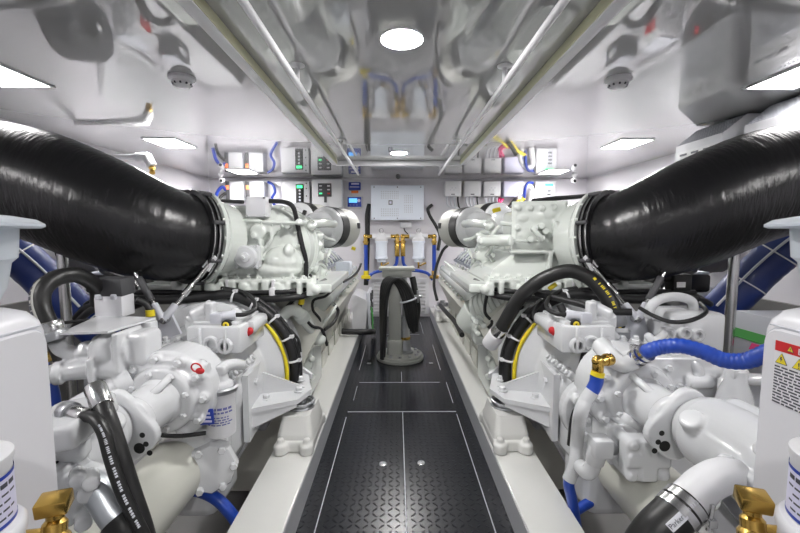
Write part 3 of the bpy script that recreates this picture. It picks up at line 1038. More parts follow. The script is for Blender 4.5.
    b.loft([[V((GX + (x * math.cos(a) - z * math.sin(a)) * k, y, PZ + .005 + (x * math.sin(a) + z * math.cos(a)) * k)) for x, z in q] for y, k in ((1.275, .96), (1.27, 1), (1.248, 1), (1.243, .96))])
    obj('pump_adapter', b, 'gear', g, remesh=.005, sm=1)
    b = B()
    b.lathe([(.085, 0), (.098, .02), (.112, .06), (.116, .16), (.112, .28), (.10, .36), (.06, .37)], (GX - .045, 1.243, PZ + .012), (0, -1, 0), 44)
    b.box((GX - .055, 1.08, PZ + .03), (.20, .24, .17), rot(0, 18, 0), bev=.04, seg=3)
    b.cyl((GX + .015, 1.15, PZ + .02), (GX + .066, 1.13, PZ + .088), .034, bev=.006)
    b.box((GX - .015, 1.03, PZ + .085), (.05, .22, .05), rot(0, 20, 0), bev=.012)
    b.box((GX + .055, .96, PZ + .0), (.06, .12, .09), bev=.015)
    b.cyl((GX + .075, .97, PZ + .04), (GX + .105, .965, PZ + .045), .022, bev=.004)
    b.cyl((GX + .015, .93, PZ + .09), (GX + .055, .92, PZ + .11), .018, bev=.004)
    b.box((GX - .09, 1.06, PZ + .09), (.10, .2, .05), bev=.01)
    if L:
        b.box(pt(66, 424, .98), (.15, .22, .06), rot(0, -8, 12), bev=.012)
        b.box(pt(60, 444, .96), (.12, .06, .09), rot(0, 0, 15), bev=.015)
    p = obj('hydraulic_pump', b, 'gear', g, remesh=.005, sm=1)
    b = B()
    for sx in (-1, 1):
        b.cyl((GX + sx * .09 * math.cos(a), 1.245, PZ + .005 + sx * .09 * math.sin(a)), (GX + sx * .09 * math.cos(a), 1.2425, PZ + .005 + sx * .09 * math.sin(a)), .018)
    for k in range(3):
        b.cyl((GX + .070 + k * .010, 1.244, PZ - .02 - k * .03), (GX + .070 + k * .010, 1.2425, PZ - .02 - k * .03), .009)
    each('bolt_hole', b, 'black', p)
    # output shaft tube
    b = B().lathe([(.165, .10), (.165, .06), (.15, .05), (.124, .04), (.124, -.50), (.14, -.51), (.14, -.56), (.06, -.57)], (-.93, 1.60, .26), (0, 1, 0), 48)
    b.bolts((-.93, 1.655, .26), (0, -1, 0), .148, 14, .014, .02)
    obj('shaft_tube', b, 'block', g)
    if L:
        # spin-on filter
        o = pt(222, 434, 1.60)
        f = obj('oil_filter', B().lathe([(.045, 0), (.054, .006), (.056, .02), (.056, .185), (.058, .19)], o, (0, .02, 1), 36), 'white', g)
        obj('filter_ring', B().lathe([(.058, .182), (.066, .184), (.068, .20), (.06, .206)], o, (0, .02, 1), 36), 'castmetal', f)
        b = B().lathe([(.052, .2), (.048, .22), (.034, .228), (.03, .25)], o, (0, .02, 1), 30)
        b.tube([o + V((0, 0, .24)), o + V((.006, .01, .272)), o + V((.03, .04, .282)), o + V((.05, .10, .26))], .024, n=8)
        b.box(o + V((.01, 0, .275)), (.045, .045, .04), bev=.01)
        obj('filter_neck', b, 'gear', f, remesh=.004, sm=1)
        obj('filter_tag', B().box(o + V((-.065, -.03, .2)), (.03, .012, .012), bev=.003), 'yellow', f)
        rn = random.Random(2)
        for z, h in ((.122, .010), (.108, .007), (.090, .005), (.080, .005), (.070, .005), (.060, .005)):
            b = B()
            a = -150
            while a < -35:
                w = rn.uniform(6, 20)
                rg = [(o.x + .0568 * math.cos(math.radians(a + w * i / 3)), o.y + z * .02 + .0568 * math.sin(math.radians(a + w * i / 3))) for i in range(4)]
                b.loft([[V((x, y, o.z + z)) for x, y in rg], [V((x, y, o.z + z + h)) for x, y in rg]], cap=False, closed=False)
                a += w + 4
            obj('label_print', b, 'inkblue', f)
        # blue maker's plate on the case behind
        c = pt(204, 417, 1.5)
        pl = obj('maker_plate', B().box(c, (.075, .006, .062), rot(0, -3, 0), bev=.001), 'blue', g)
        for k in range(3):
            obj('plate_print', B().box(c + V((.003 * k, -.0035, .016 - .016 * k)), (.05, .002, .008)), 'lavender', pl)
        # red tagged plug
        p = pt(200, 371, 1.40)
        obj('red_tag', B().ell(p, (.016, .01, .012)).ring(p + V((-.012, 0, .012)), (0, 1, .3), .018, .003, 20, 6), 'red', g)
        # lower sump cover
        o = pt(211, 468, 1.56)
        b = B().lathe([(.03, -.12), (.09, -.10), (.105, -.03), (.105, .0), (.095, .015), (.03, .02)], o, (.35, -.9, .1), 8)
        obj('sump_cover', b.bolts(o + V((.006, -.014, .0)), (.35, -.9, .1), .085, 6, .016, .02), 'gear', g)
        for row, r in (((( 100, 423, 1.2), (140, 432, 1.35), (175, 436, 1.45), (206, 433, 1.5)), .008),):
            obj('sensor_cable', B().tube(pts(*row), r, n=8), 'cable', g)
    else:
        # bolted square gear pump, drawn in mirrored coordinates
        o = pt(800 - 640, 455, 1.36)
        o.x = pt(640, 457, 1.36).x
        b = B().plate(.155, .155, .05, .025, o, rot(90) @ rot(0, 0, 0))
        b.box(o + V((0, .13, 0)), (.14, .20, .13), bev=.02)
        b.box(o + V((0, .06, 0)), (.165, .03, .15), bev=.006)
        b.lathe([(.13, 0), (.14, .01), (.14, .05)], o + V((.03, .26, .03)), (0, 1, 0), 36)
        for sx in (-1, 1):
            for sz in (-1, 1):
                q = o + V((sx * .055, 0, sz * .055))
                b.cyl(q + V((0, .04, 0)), q + V((0, -.052, 0)), .022).cyl(q + V((0, .0, 0)), q + V((0, -.062, 0)), .014)
        b.box(o + V((0, -.045, 0)), (.06, .03, .15), bev=.008).box(o + V((0, -.045, 0)), (.15, .03, .05), bev=.008)
        for k in range(4):
            a = k * PI / 2 + .6
            q = o + V((.03 + .11 * math.cos(a), .25, .03 + .11 * math.sin(a)))
            b.cyl(q + V((0, .03, 0)), q + V((0, -.03, 0)), .022)
        for dz in (.02, -.012):
            b.cyl(o + V((-.08, 0, dz)), o + V((-.12, .03, dz - .004)), .014, bev=.003)
        obj('gear_pump', b, 'gear', g, remesh=.0045, sm=1)
        b = B().cyl(pt(613, 398, 1.55), pt(613, 410, 1.52), .028, bev=.005)
        b.tube(pts((613, 408, 1.52), (618, 416, 1.48), (628, 420, 1.44), (640, 426, 1.42), (651, 434, 1.40), (653, 446, 1.42)), .031, n=9)
        obj('suction_hose', b, 'gear', g)
        b = B().box(pt(600, 446, 1.38), (.07, .07, .07), bev=.01).cyl(pt(600, 446, 1.38), pt(614, 448, 1.42), .026, bev=.004)
        b.cyl(pt(599, 446, 1.38), pt(594, 462, 1.4), .033, bev=.006).tube(pts((594, 460, 1.4), (591, 470, 1.4), (586, 472, 1.42), (580, 466, 1.46)), .028, n=8)
        obj('pressure_elbow', b, 'gear', g)
        b = B().lathe([(.07, .05), (.075, .0), (.06, -.02), (.05, -.025)], pt(600, 418, 1.62), (0, 1, 0), 30).bolts(pt(600, 418, 1.60), (0, -1, 0), .06, 6, .012, .03)
        obj('inspection_cover', b, 'gear', g)
        b = B().box(pt(572, 380, 1.9), (.16, .22, .02), rot(0, -28, -8), bev=.004)
        obj('shoulder_plate', b, 'gear', g)
        o = pt(712, 398, 1.75)
        b = B().lathe([(.10, 0), (.10, .07), (.104, .072), (.104, .08)], (o.x, o.y, o.z), (0, 0, 1), 36)
        s = obj('strainer_bowl', b, 'filtergrey', g)
        obj('strainer_cap', B().lathe([(.102, .08), (.085, .10), (.06, .13), (.055, .17), (.03, .19)], (o.x, o.y, o.z), (0, 0, 1), 36), 'gear', s)
        obj('wire_loop', B().tube(pts((689, 370, 1.7), (693, 362, 1.7), (699, 361, 1.7), (704, 366, 1.7)), .006, n=6), 'red', g)
        obj('bypass_pipe', B().tube(pts((652, 345, 1.6), (672, 350, 1.55), (690, 362, 1.5), (698, 374, 1.48), (690, 388, 1.47), (686, 392, 1.47)), .022, n=8), 'gear', g)
    return g


gbL = build_gearbox('left')
MIR = True
gbR = build_gearbox('right')
MIR = False
# ------------------------------------------------------------------ things on the two sides, near the viewpoint
def build_cabinet(side):
    L = side == 'left'
    X0, X1, Y0, Y1, H = -1.25, -.662, .16, .742, 1.10
    t = thing('power_cabinet', 'white rounded equipment cabinet %s' % ('on the left with a plain front' if L else 'on the right with a red danger label'), 'cabinet', (-.96, .45, 0), 'equipment cabinets')
    b = B()
    cx, cy, w, d = (X0 + X1) / 2, (Y0 + Y1) / 2, X1 - X0, Y1 - Y0
    rings = []
    for z, e in ((.0, 0), (H - .05, 0), (H - .03, .004), (H - .012, .015), (H - .003, .032), (H, .055)):
        rings.append([V((cx + x, cy + y, z)) for x, y in rrect(w - 2 * e, d - 2 * e, .035, 5)])
    b.loft(rings)
    body = obj('cabinet_body', b, 'plastic', t)
    Rm = Matrix(((0, 0, 1), (1, 0, 0), (0, 1, 0))).to_3x3()   # local x along y, local y up, local z toward +x
    b = B().plate(d - .034, 1.0, .012, .03, (X1 - .006, cy - .005, .56), Rm)
    obj('front_panel', b, 'plastic', t)
    b = B()
    q, q2 = rrect(d - .030, 1.004, .032), rrect(d - .037, .997, .029)
    o = V((X1 + .001, cy - .005, .56))
    ra = [o + Rm @ V((x, y, 0)) for x, y in q]
    rb = [o + Rm @ V((x, y, 0)) for x, y in q2]
    b.loft([ra + ra[:1], rb + rb[:1]], cap=False, closed=False)
    obj('panel_gap', b, 'plasticgrey', t)
    obj('top_seam', B().box((X1 - .02, cy, H - .037), (.045, d * .9, .002)), 'plasticgrey', t)
    return t, X1, Y1


def danger_label(t, x, y1):
    # on the right cabinet; reads from far to near on the face toward the aisle
    R = Matrix(((0, 0, -1), (-1, 0, 0), (0, 1, 0))).to_3x3()
    k = .36
    o = V((-x - .0068, y1 - .046, 1.035))

    def at2(x, y, z=0):
        return o + R @ V((x * k, y * k, z))
    lab = obj('warning_label', B().plate(.62 * k, .30 * k, .0006, .002, at2(.315, -.14), R), 'white', t)
    obj('danger_band', B().plate(.60 * k, .050 * k, .0006, .001, at2(.307, -.012, .0006), R), 'red', lab)
    text('danger_lettering', 'DANGER', .042 * k, at2(.12, -.027, .0014), R, 'white', lab)
    for q, (x0, y0, s, m) in enumerate(((.085, -.012, .03, 'yellow'), (.045, -.072, .058, 'yellow'), (.13, -.072, .058, 'yellow'))):
        tri = [at2(x0 - s / 2, y0 - s * .42, .0014), at2(x0 + s / 2, y0 - s * .42, .0014), at2(x0, y0 + s * .45, .0014)]
        w = obj('warning_triangle', B().prism(tri, R @ V((0, 0, .0004))), m, lab)
        obj('triangle_edge', B().tube([p + R @ V((0, 0, .0005)) for p in (tri[0], tri[1])], .0005, seg=5, n=2).tube([tri[1], tri[2]], .0005, seg=5, n=2).tube([tri[2], tri[0]], .0005, seg=5, n=2), 'ink', w)
        if q == 1:
            zz = [(-.004, .012), (.004, .012), (.001, .003), (.006, .003), (-.003, -.014), (-.0005, -.002), (-.006, -.002)]
            obj('bolt_symbol', B().prism([at2(x0 + px, y0 - .002 + py, .0019) for px, py in zz], R @ V((0, 0, .0004))), 'ink', w)
        else:
            text('warning_mark', '!', s * .7 * k, at2(x0 - s * .08, y0 - s * .33, .002), R, 'ink', w)
    # the small print is too small to read in the photograph: rows of word-long dashes
    rn = random.Random(11)
    for q in range(13):
        b = B()
        x = .012
        while x < .58:
            w = rn.uniform(.012, .045)
            b.box(at2(x + w / 2, -.118 - q * .0148 + .004, .0009), (w * k, .0075 * k, .0004), R)
            x += w + .008
        obj('print_row', b, 'ink', lab)


def build_tank(side):
    L = side == 'left'
    c = V((-.895, .63, 1.088))
    t = thing('reservoir', 'translucent plastic reservoir standing on the %s' % ('left plain cabinet' if L else 'right cabinet with danger label'), 'reservoir', c, 'translucent reservoirs')
    obj('bowl', B().lathe([(.02, 0), (.15, .0), (.175, .012), (.188, .04), (.196, .085), (.206, .095), (.212, .165), (.21, .168), (.20, .168), (.195, .10), (.185, .09), (.17, .03), (.02, .02)], c, (0, 0, 1), 56, cap=False), 'clear', t)
    obj('rim', B().lathe([(.208, .160), (.242, .150), (.248, .153), (.248, .158), (.236, .166), (.205, .172), (.05, .174), (.01, .174)], c, (0, 0, 1), 56, cap=False), 'clear', t)
    return t


def build_canister(side):
    L = side == 'left'
    c = V((-.600 if L else -.580, .50, .553))
    t = thing('filter_canister', 'white filter canister with blue-lined label in front of the %s cabinet' % ('plain' if L else 'danger-labelled'), 'canister', c, 'filter canisters')
    obj('housing', B().lathe([(0.0435, -.12), (0.0644, -.11), (0.0644, .255), (0.0679, .262), (0.0679, .275), (0.0644, .280), (0.0574, .282)], c, (0, 0, 1), 48), 'plastic', t)
    k = obj('cap', B().lathe([(0.0574, .270), (0.0574, .365), (0.0600, .37), (0.0600, .378), (0.0539, .382), (0.0087, .384)], c, (0, 0, 1), 48), 'white', t)
    obj('label_sheet', B().lathe([(0.0579, .288), (0.0579, .352)], c, (0, 0, 1), 48, cap=False), 'lavender', k)
    for z in (.285, .350):
        obj('blue_line', B().lathe([(0.0583, z), (0.0583, z + .005)], c, (0, 0, 1), 48, cap=False), 'blue', k)
    for i in range(5):
        b = B()
        # small print wrapped round the cap as short dashes of ink
        rn = random.Random(i)
        a = -170
        h = .0065 if i == 0 else .0028
        while a < 20:
            w = rn.uniform(4, 12)
            z = .338 - i * .0105
            x, y = [], []
            ring = []
            for q in range(4):
                tt = math.radians(a + w * q / 3)
                ring.append((c.x + .0584 * math.cos(tt), c.y + .0584 * math.sin(tt)))
            b.loft([[V((x, y, c.z + z)) for x, y in ring], [V((x, y, c.z + z + h)) for x, y in ring]], cap=False, closed=False)
            a += w + 2.5
        obj('label_print', b, 'ink', k)
    obj('mount_foot', B().box((-.650, .5, .6), (.04, .08, .05), bev=.006), 'plastic', t)
    return t


def build_valve(side):
    c = pt(36, 510, .60) if side == 'left' else pt(752, 512, .60)
    c = V((-.560 if side == 'left' else -.548, .60, .80))
    t = thing('brass_valve', 'brass valve with flat square handle on the %s cabinet' % ('plain' if side == 'left' else 'danger-labelled'), 'valve', c, 'brass valves')
    z0 = .805
    b = B()
    b.box((c.x, c.y, z0), (.042, .034, .024), rot(8, 0, 20), bev=.003)
    obj('handle', b, 'brass', t)
    b = B().cyl((c.x, c.y, z0 - .01), (c.x, c.y, z0 - .035), .012).lathe([(.012, 0), (.017, .006), (.017, .02), (.022, .026), (.022, .045), (.015, .05), (.018, .058), (.018, .08), (.01, .09)], (c.x, c.y, z0 - .025), (.1, -.3, -1), 12)
    b.cyl((c.x, c.y, z0 - .055), (c.x - .06, c.y - .01, z0 - .055), .014, bev=.003)
    obj('valve_body', b, 'brass', t)
    obj('spout', B().cyl((c.x - .055, c.y - .01, z0 - .055), (c.x - .125, c.y - .02, z0 - .055), .017), 'white', t)
    return t


for sd in ('left', 'right'):
    MIR = sd == 'right'
    t, X1, Y1 = build_cabinet(sd)
    if MIR:
        MIR = False
        danger_label(t, X1, Y1)
        MIR = True
    build_tank(sd)
    build_canister(sd)
    build_valve(sd)
    # stainless posts, blue intake hoses, shelves
    w = 'left' if sd == 'left' else 'right'
    tp = thing('support_post', 'polished stainless post under the %s exhaust hose' % w, 'post', (-1.93, 2.3, ZB), 'stainless posts')
    obj('post_tube', B().cyl((-1.935, 2.3, ZB), (-1.935, 2.3, 1.27), .027), 'steel', tp)
    obj('post_foot', B().lathe([(.07, 0), (.07, .012), (.03, .02)], (-1.935, 2.3, ZB), (0, 0, 1)), 'steel', tp)
    obj('brace', B().cyl((-1.935, 2.28, .45), (-2.05, 1.7, .78), .016), 'steel', tp)
    th = thing('intake_hose', 'thick blue hose with white bands running down behind the %s post' % w, 'hose', (-2.2, 2.7, .4), 'thick blue hoses')
    PB = [V((-2.56, 2.50, 1.27)), V((-2.48, 2.54, 1.15)), V((-2.38, 2.62, .98)), V((-2.22, 2.70, .72)), V((-2.06, 2.80, .46)), V((-1.95, 2.85, .2)), V((-1.93, 2.86, ZB))]
    obj('hose_sleeve', B().tube(PB, .118, seg=36, n=12, ripple=.0012, rp=.03), 'bluebig', th)
    for f, g in ((1, 2), (2, 3), (3, 4)):
        p, q = PB[f], PB[g]
        obj('hose_band', B().ring(p.lerp(q, .35), q - p, .119, .005, 40, 6), 'white', th)
    obj('tie_cord', B().tube([PB[0] + V((.08, -.09, .0)), PB[1] + V((.09, -.08, .03)), PB[2] + V((.10, -.07, .02)), PB[3] + V((.10, -.07, .02))], .008, n=6), 'plasticgrey', th)
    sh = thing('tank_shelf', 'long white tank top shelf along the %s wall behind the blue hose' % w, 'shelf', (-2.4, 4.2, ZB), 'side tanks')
    obj('tank_body', B().box((-2.42, 4.4, .12), (.50, 2.7, 1.22), bev=.02), 'bilge', sh)  # body darkened to stand in for shade outboard of the engine
    obj('shelf_lip', B().box((-2.40, 4.4, .745), (.52, 2.7, .03), bev=.006), 'white', sh)
    # dark ancillaries on the shelf
    for k, (y, m, s, nm, lb) in enumerate(((3.2, 'black', (.16, .22, .14), 'battery_switch', 'black switch unit on the %s tank shelf'), (3.75, 'white', (.2, .3, .3), 'relay_box', 'white relay box on the %s tank shelf'), (4.4, 'darkgrey', (.18, .3, .2), 'pump_unit', 'dark grey pump unit on the %s tank shelf'))):
        q = thing(nm, lb % w, 'equipment', (-2.4, y, .76))
        obj('body', B().box((-2.36, y, .762 + s[2] / 2), s, bev=.02), m, q)
        obj('lid', B().box((-2.36, y, .762 + s[2] + .01), (s[0] * .9, s[1] * .9, .02), bev=.005), 'plasticgrey', q)
        obj('badge', B().box((-2.36 + s[0] / 2 + .002, y, .762 + s[2] * .55), (.004, s[1] * .5, s[2] * .3), bev=.001), 'white' if m != 'white' else 'red', q)
    # tangled dark pipes between the engine and the tank
    for k, row in enumerate((
        ((-1.55, 2.5, .9), (-1.8, 2.55, 1.02), (-2.0, 2.7, .98), (-2.12, 3.1, .85)),
        ((-1.5, 2.7, .85), (-1.75, 2.75, .80), (-1.95, 2.9, .9), (-2.15, 3.3, .84)),
        ((-1.6, 3.2, 1.0), (-1.8, 3.3, 1.12), (-2.0, 3.4, 1.05), (-2.1, 3.4, .9)),
        ((-1.6, 2.55, .8), (-1.8, 2.6, .72), (-1.9, 2.7, .60), (-1.75, 2.7, .45)),
        ((-1.75, 2.45, .72), (-1.9, 2.5, .80), (-2.05, 2.6, .76), (-2.12, 2.9, .80)),
    )):
        solo('fuel_line', B().tube([V(p) for p in row], (.026, .02, .032, .024, .018)[k], n=8), 'hose', 'dark rubber pipe looping between the %s engine and the side tank' % w, 'pipe', 'dark pipes beside the %s engine' % w)
    if MIR:
        continue
    # outboard sheet-metal tray and pipework by the gearbox
    tr = thing('pipe_manifold', 'white sea water pipe manifold under a sheet tray, outboard of the %s gearbox' % w, 'pipe manifold', (-1.35, 1.6, .3), 'pipe manifolds')
    b = B().prism([(-1.215, 1.40, .868), (-1.06, 1.42, .868), (-1.03, 1.66, .868), (-1.30, 1.70, .868)], (0, 0, .008))
    obj('sheet_tray', b, 'gear', tr)
    b = B().cyl((-1.03, 1.50, .79), (-1.15, 1.47, .79), .06, bev=.012).cyl((-1.15, 1.47, .79), (-1.19, 1.46, .79), .035).lathe([(.042, 0), (.042, .025)], (-1.165, 1.466, .79), (-1, -.1, 0), 6)
    b.ell((-1.10, 1.475, .79), (.05, .07, .07)).box((-1.045, 1.50, .79), (.02, .15, .15), bev=.004).box((-1.0, 1.53, .79), (.08, .12, .13), bev=.02)
    b.tube([V((-1.18, 1.46, .79)), V((-1.215, 1.445, .79)), V((-1.24, 1.43, .81)), V((-1.245, 1.42, .84))], .027, n=8)
    b.tube([V((-1.05, 1.47, .73)), V((-1.13, 1.45, .735)), V((-1.20, 1.42, .73)), V((-1.27, 1.40, .725)), V((-1.32, 1.38, .73))], [.05, .045, .034, .034, .034], n=8)
    b.box((-1.13, 1.45, .735), (.02, .12, .09), rot(0, 0, 15), bev=.004).cyl((-1.22, 1.41, .728), (-1.245, 1.40, .728), .042)
    b.tube([V((-1.32, 1.38, .73)), V((-1.345, 1.37, .74)), V((-1.35, 1.36, .77))], .04, n=6)
    b.tube([V((-1.06, 1.45, .66)), V((-1.15, 1.38, .62)), V((-1.22, 1.32, .56)), V((-1.27, 1.28, .50))], .035, n=8)
    b.cyl((-1.06, 1.45, .66), (-1.02, 1.48, .68), .042)
    obj('pipe_casting', b, 'gear', tr, remesh=.0055, sm=1)
    obj('pipe_support', B().box((-1.035, 1.62, .72), (.045, .05, .30), bev=.006), 'gear', tr)
MIR = False

# ------------------------------------------------------------------ left-only things
t = thing('control_box', 'grey-topped white control box on the sheet tray by the left hose', 'control box', (-1.24, 1.82, .88))
c = at(121, 298, 1.76)
b = B().box((c.x, 1.72, .918), (.118, .085, .092), bev=.006)
obj('box_base', b, 'plastic', t)
obj('box_cover', B().box((c.x, 1.72, 1.0), (.126, .092, .075), rot(3, 0, 0), bev=.005), 'darkgrey', t)
for row, r in ((((75, 318, 1.9), (85, 308, 1.85), (98, 304, 1.78), (106, 303, 1.74)), .013), (((62, 323, 1.6), (90, 320, 1.66), (120, 319, 1.68), (140, 323, 1.7)), .007),
               (((136, 300, 1.76), (146, 304, 1.78), (150, 314, 1.78), (149, 333, 1.78)), .014), (((104, 308, 1.72), (92, 310, 1.8), (80, 320, 1.86), (72, 332, 1.9)), .016)):
    obj('box_cable', B().tube([at(*q) for q in row], r, n=8), 'cable', t)
obj('plug_ring', B().cyl(at(150, 310, 1.775), at(150.5, 316, 1.775), .019), 'yellow', t)
obj('cable_gland', B().box((c.x - .035, 1.675, .96), (.022, .02, .022), bev=.004).box((c.x + .03, 1.675, .96), (.022, .02, .022), bev=.004), 'plasticgrey', t)


def hose(name, label, row, r, m, fittings=(), group=None, n=9, **k):
    P = [at(*q) for q in row]
    if not fittings:
        return solo(name, B().tube(P, r, seg=20, n=n, **k), m, label, 'hose', group, ang=60)
    t = thing(name, label, 'hose', P[0], group)
    obj('hose_sleeve', B().tube(P, r, seg=20, n=n, **k), m, t, ang=60)
    for f in fittings:
        nm, i, j, rr, mm = f[:5]
        a = P[i].lerp(P[i + 1], j) if i < len(P) - 1 else P[i]
        e = P[i].lerp(P[i + 1], f[5])
        obj(nm, B().cyl(a, e, rr, bev=rr * .12), mm, t)
    return t


hose('arched_hose', 'black hose arching over the post from a steel fitting near left cabinet',
     ((51, 333, 1.42), (47, 322, 1.42), (41, 305, 1.43), (43, 289, 1.45), (57, 278, 1.5), (76, 275, 1.56), (91, 282, 1.64), (98, 292, 1.7), (98, 304, 1.72)), .03, 'hose',
     (('steel_ferrule', 0, 0, .045, 'steel', 1), ('swivel_nut', 0, -.7, .05, 'castmetal', .1)))
L_ARCH = bpy.data.objects['arched_hose']


def hose_print(parent, row, r, w0, m_strip, m_ink, off):
    # a printed strip lying on the side of a hose that faces the gearbox front
    P = smooth_path([at(*q) for q in row], 16)
    b, c = B(), B()
    rg = []
    for i in range(1, len(P) - 1):
        d = (P[i + 1] - P[i - 1]).normalized()
        o = V(off)
        n = (o - d * o.dot(d)).normalized()
        sd = d.cross(n)
        rg.append([P[i] + n * (r * math.cos(a) + .001) + sd * r * math.sin(a) for a in (-w0, -w0 / 2, 0, w0 / 2, w0)])
        if i % 4 not in (0,) and i % 13 not in (5, 6):
            q = P[i] + n * (r + .0022)
            c.box(q, (.0045, .0016, .012), Matrix((d, n, sd)).transposed())
    if m_strip:
        b.loft(rg, cap=False, closed=False)
        s_ = obj('hose_label', b, m_strip, parent, ang=60)
    else:
        b.bm.free()
        s_ = parent
    obj('hose_print', c, m_ink, s_)


hose_print(L_ARCH, ((47, 322, 1.42), (41, 305, 1.43), (43, 289, 1.45), (57, 278, 1.5)), .030, .5, 'filtergrey', 'ink', (-.5, -1, .1))
t = hose('hydraulic_hose', 'thick black hydraulic hose crossing down in front of the left pump', ((101, 402, .98), (108, 420, .95), (118, 450, .93), (130, 488, .92), (144, 530, .91), (152, 565, .91)), .021, 'hose',
         (('steel_ferrule', 0, -.9, .025, 'steel', .3),))
t = hose('printed_hose', 'thin black printed hydraulic hose curving beside the thick one, left pump', ((84, 416, .95), (95, 419, .93), (104, 434, .91), (111, 460, .90), (124, 497, .89), (144, 536, .89), (153, 565, .89)), .014, 'hose',
         (('steel_ferrule', 0, -1.2, .02, 'steel', .15), ('hex_nut', 0, -1.8, .026, 'castmetal', -1.1)))
b = B()
P = smooth_path([at(*q) for q in ((98, 424, .908), (104, 436, .896), (111, 460, .886), (124, 497, .876), (140, 529, .875))], 14)
for i in range(2, len(P) - 2):
    if i % 5:
        d = P[i + 1] - P[i]
        b.box((P[i] + P[i + 1]) / 2, (d.length * .6, .006, .003), Matrix(frame(d)).transposed().to_3x3() @ Matrix(((0, 0, 1), (0, 1, 0), (1, 0, 0))).to_3x3().transposed())
obj('hose_print', b, 'plasticgrey', t)
# flange block with galvanised elbow, left
t = thing('suction_elbow', 'galvanised pipe elbow on a white bolted flange block beside the left cabinet', 'pipe elbow', at(90, 500, .95))
c = at(66, 488, .95)
b = B().box(c, (.13, .10, .12), rot(0, 20, 0), bev=.015)
for dx, dz in ((.05, .055), (.065, .02), (.055, -.05), (.08, .05)):
    p = c + V((dx, -.02, dz))
    b.cyl(p, p + V((.035, -.045, 0)), .018, bev=.004)
b.box(c + V((-.02, .0, .065)), (.10, .10, .03), rot(0, 10, 0), bev=.01)
fb = obj('flange_block', b, 'gear', t, remesh=.004, sm=1)
obj('socket_recess', B().box(c + V((-.025, -.005, .084)), (.055, .05, .003), rot(0, 12, 0)), 'black', fb)
E = [at(*q) for q in ((78, 487, .95), (90, 485, .93), (101, 495, .92), (112, 512, .91), (122, 524, .905))]
obj('elbow_pipe', B().tube(E, .034, seg=28, n=9), 'galvanised', t, ang=60)
obj('hose_end', B().tube([E[3].lerp(E[4], .6)] + [at(*q) for q in ((126, 530, .90), (140, 548, .9), (160, 575, .9))], .038, seg=28, n=8), 'hose', t)
# blue bilge hoses
hose('bilge_hose', 'blue hose curving down into the bilge left of the aisle', ((188, 489, 1.58), (203, 492, 1.58), (218, 500, 1.56), (232, 515, 1.55), (242, 530, 1.55)), .024, 'bluehose', (('dark_coupling', 0, -.3, .03, 'black', .25),))
hose('bilge_hose', 'blue hose rising out of the bilge right of the aisle', ((560, 522, 1.55), (580, 508, 1.58), (598, 498, 1.6), (618, 488, 1.62)), .02, 'bluehose')

# drain fitting and blue hose by the left manifold
hose('drain_hose', 'short blue vertical hose under the left pipe manifold', ((40, 358, 1.45), (48, 378, 1.45), (53, 392, 1.45), (55, 408, 1.45), (55, 430, 1.45)), .02, 'bluehose', (('brass_band', 0, -.2, .03, 'brass', .3),))

# ------------------------------------------------------------------ right-only things
t = thing('oil_cooler', 'white block with round plugs and curved lifting bracket outboard of the right gearbox', 'cooler', at(680, 345, 1.8))
c = at(682, 332, 1.85)
b = B().box(c, (.24, .22, .22), bev=.02)
for px, py in ((668, 334), (684, 333), (697, 335)):
    p = at(px, py, 1.735)
    b.lathe([(.032, -.02), (.032, .008), (.026, .014), (.016, .014), (.014, .0)], p, (0, -1, 0), 20)
ob = obj('cooler_body', b, 'gear', t)
b = B().tube([at(648, 318, 1.78), at(652, 305, 1.78), at(664, 298, 1.8), at(680, 297, 1.82), at(692, 302, 1.84), at(693, 314, 1.84)], .022, n=8)
b.box(at(668, 314, 1.86), (.14, .1, .07), bev=.02)
obj('lifting_bracket', b, 'gear', t, remesh=.006, sm=1)
obj('drain_pipe', B().tube([at(664, 334, 1.72), at(655, 341, 1.68), at(648, 336, 1.72)], .018, n=6), 'gear', t)
hose('arched_hose', 'long black hose arching high in front of the right engine to steel fitting',
     ((497, 334, 2.15), (502, 327, 2.12), (510, 313, 2.1), (523, 294, 2.06), (545, 278, 2.02), (570, 271, 1.98), (592, 280, 1.93), (607, 297, 1.88), (615, 316, 1.85), (617, 327, 1.85)), .036, 'hose',
     (('steel_ferrule', 0, 0, .04, 'steel', 1), ('steel_ferrule', 8, -.6, .047, 'castmetal', .8), ('white_elbow', 0, -1.6, .045, 'white', .0)))
hose_print(bpy.data.objects['arched_hose.001'], ((592, 280, 1.93), (607, 297, 1.88), (615, 316, 1.85), (617, 327, 1.85)), .036, .5, None, 'yellow', (-.25, -1, .45))
t = thing('pipe_elbow', 'white pipe elbow under the steel fitting, right gearbox top', 'pipe elbow', at(612, 340, 1.8))
obj('elbow_body', B().tube([at(618, 328, 1.83), at(618, 337, 1.82), at(613, 342, 1.8), at(604, 341, 1.78)], .045, n=8).cyl(at(612, 341, 1.80), at(600, 341, 1.78), .055, bev=.01), 'gear', t)
obj('hex_nut', B().lathe([(.058, 0), (.058, .03)], at(618, 330, 1.83), (0, 0, -1), 6), 'castmetal', t)
t = hose('coolant_hose', 'bright blue ribbed hose from right gearbox to the danger-labelled cabinet',
         ((637, 358, 1.45), (646, 352, 1.42), (662, 347, 1.40), (682, 346, 1.36), (704, 352, 1.32), (724, 360, 1.28), (745, 361, 1.24), (764, 354, 1.2), (790, 340, 1.16)), .026, 'bluehose', (), None, 16, ripple=.0009, rp=.016)
a, c = at(634, 360, 1.46), at(645, 353, 1.42)
b = B()
for k in (.1, .5, .9):
    p = a.lerp(c, k)
    b.cyl(p, p + (c - a).normalized() * .014, .034)
b.box(a.lerp(c, .5) + V((-.02, 0, .035)), (.03, .02, .02), bev=.004)
obj('hose_clamp', b, 'steel', t)
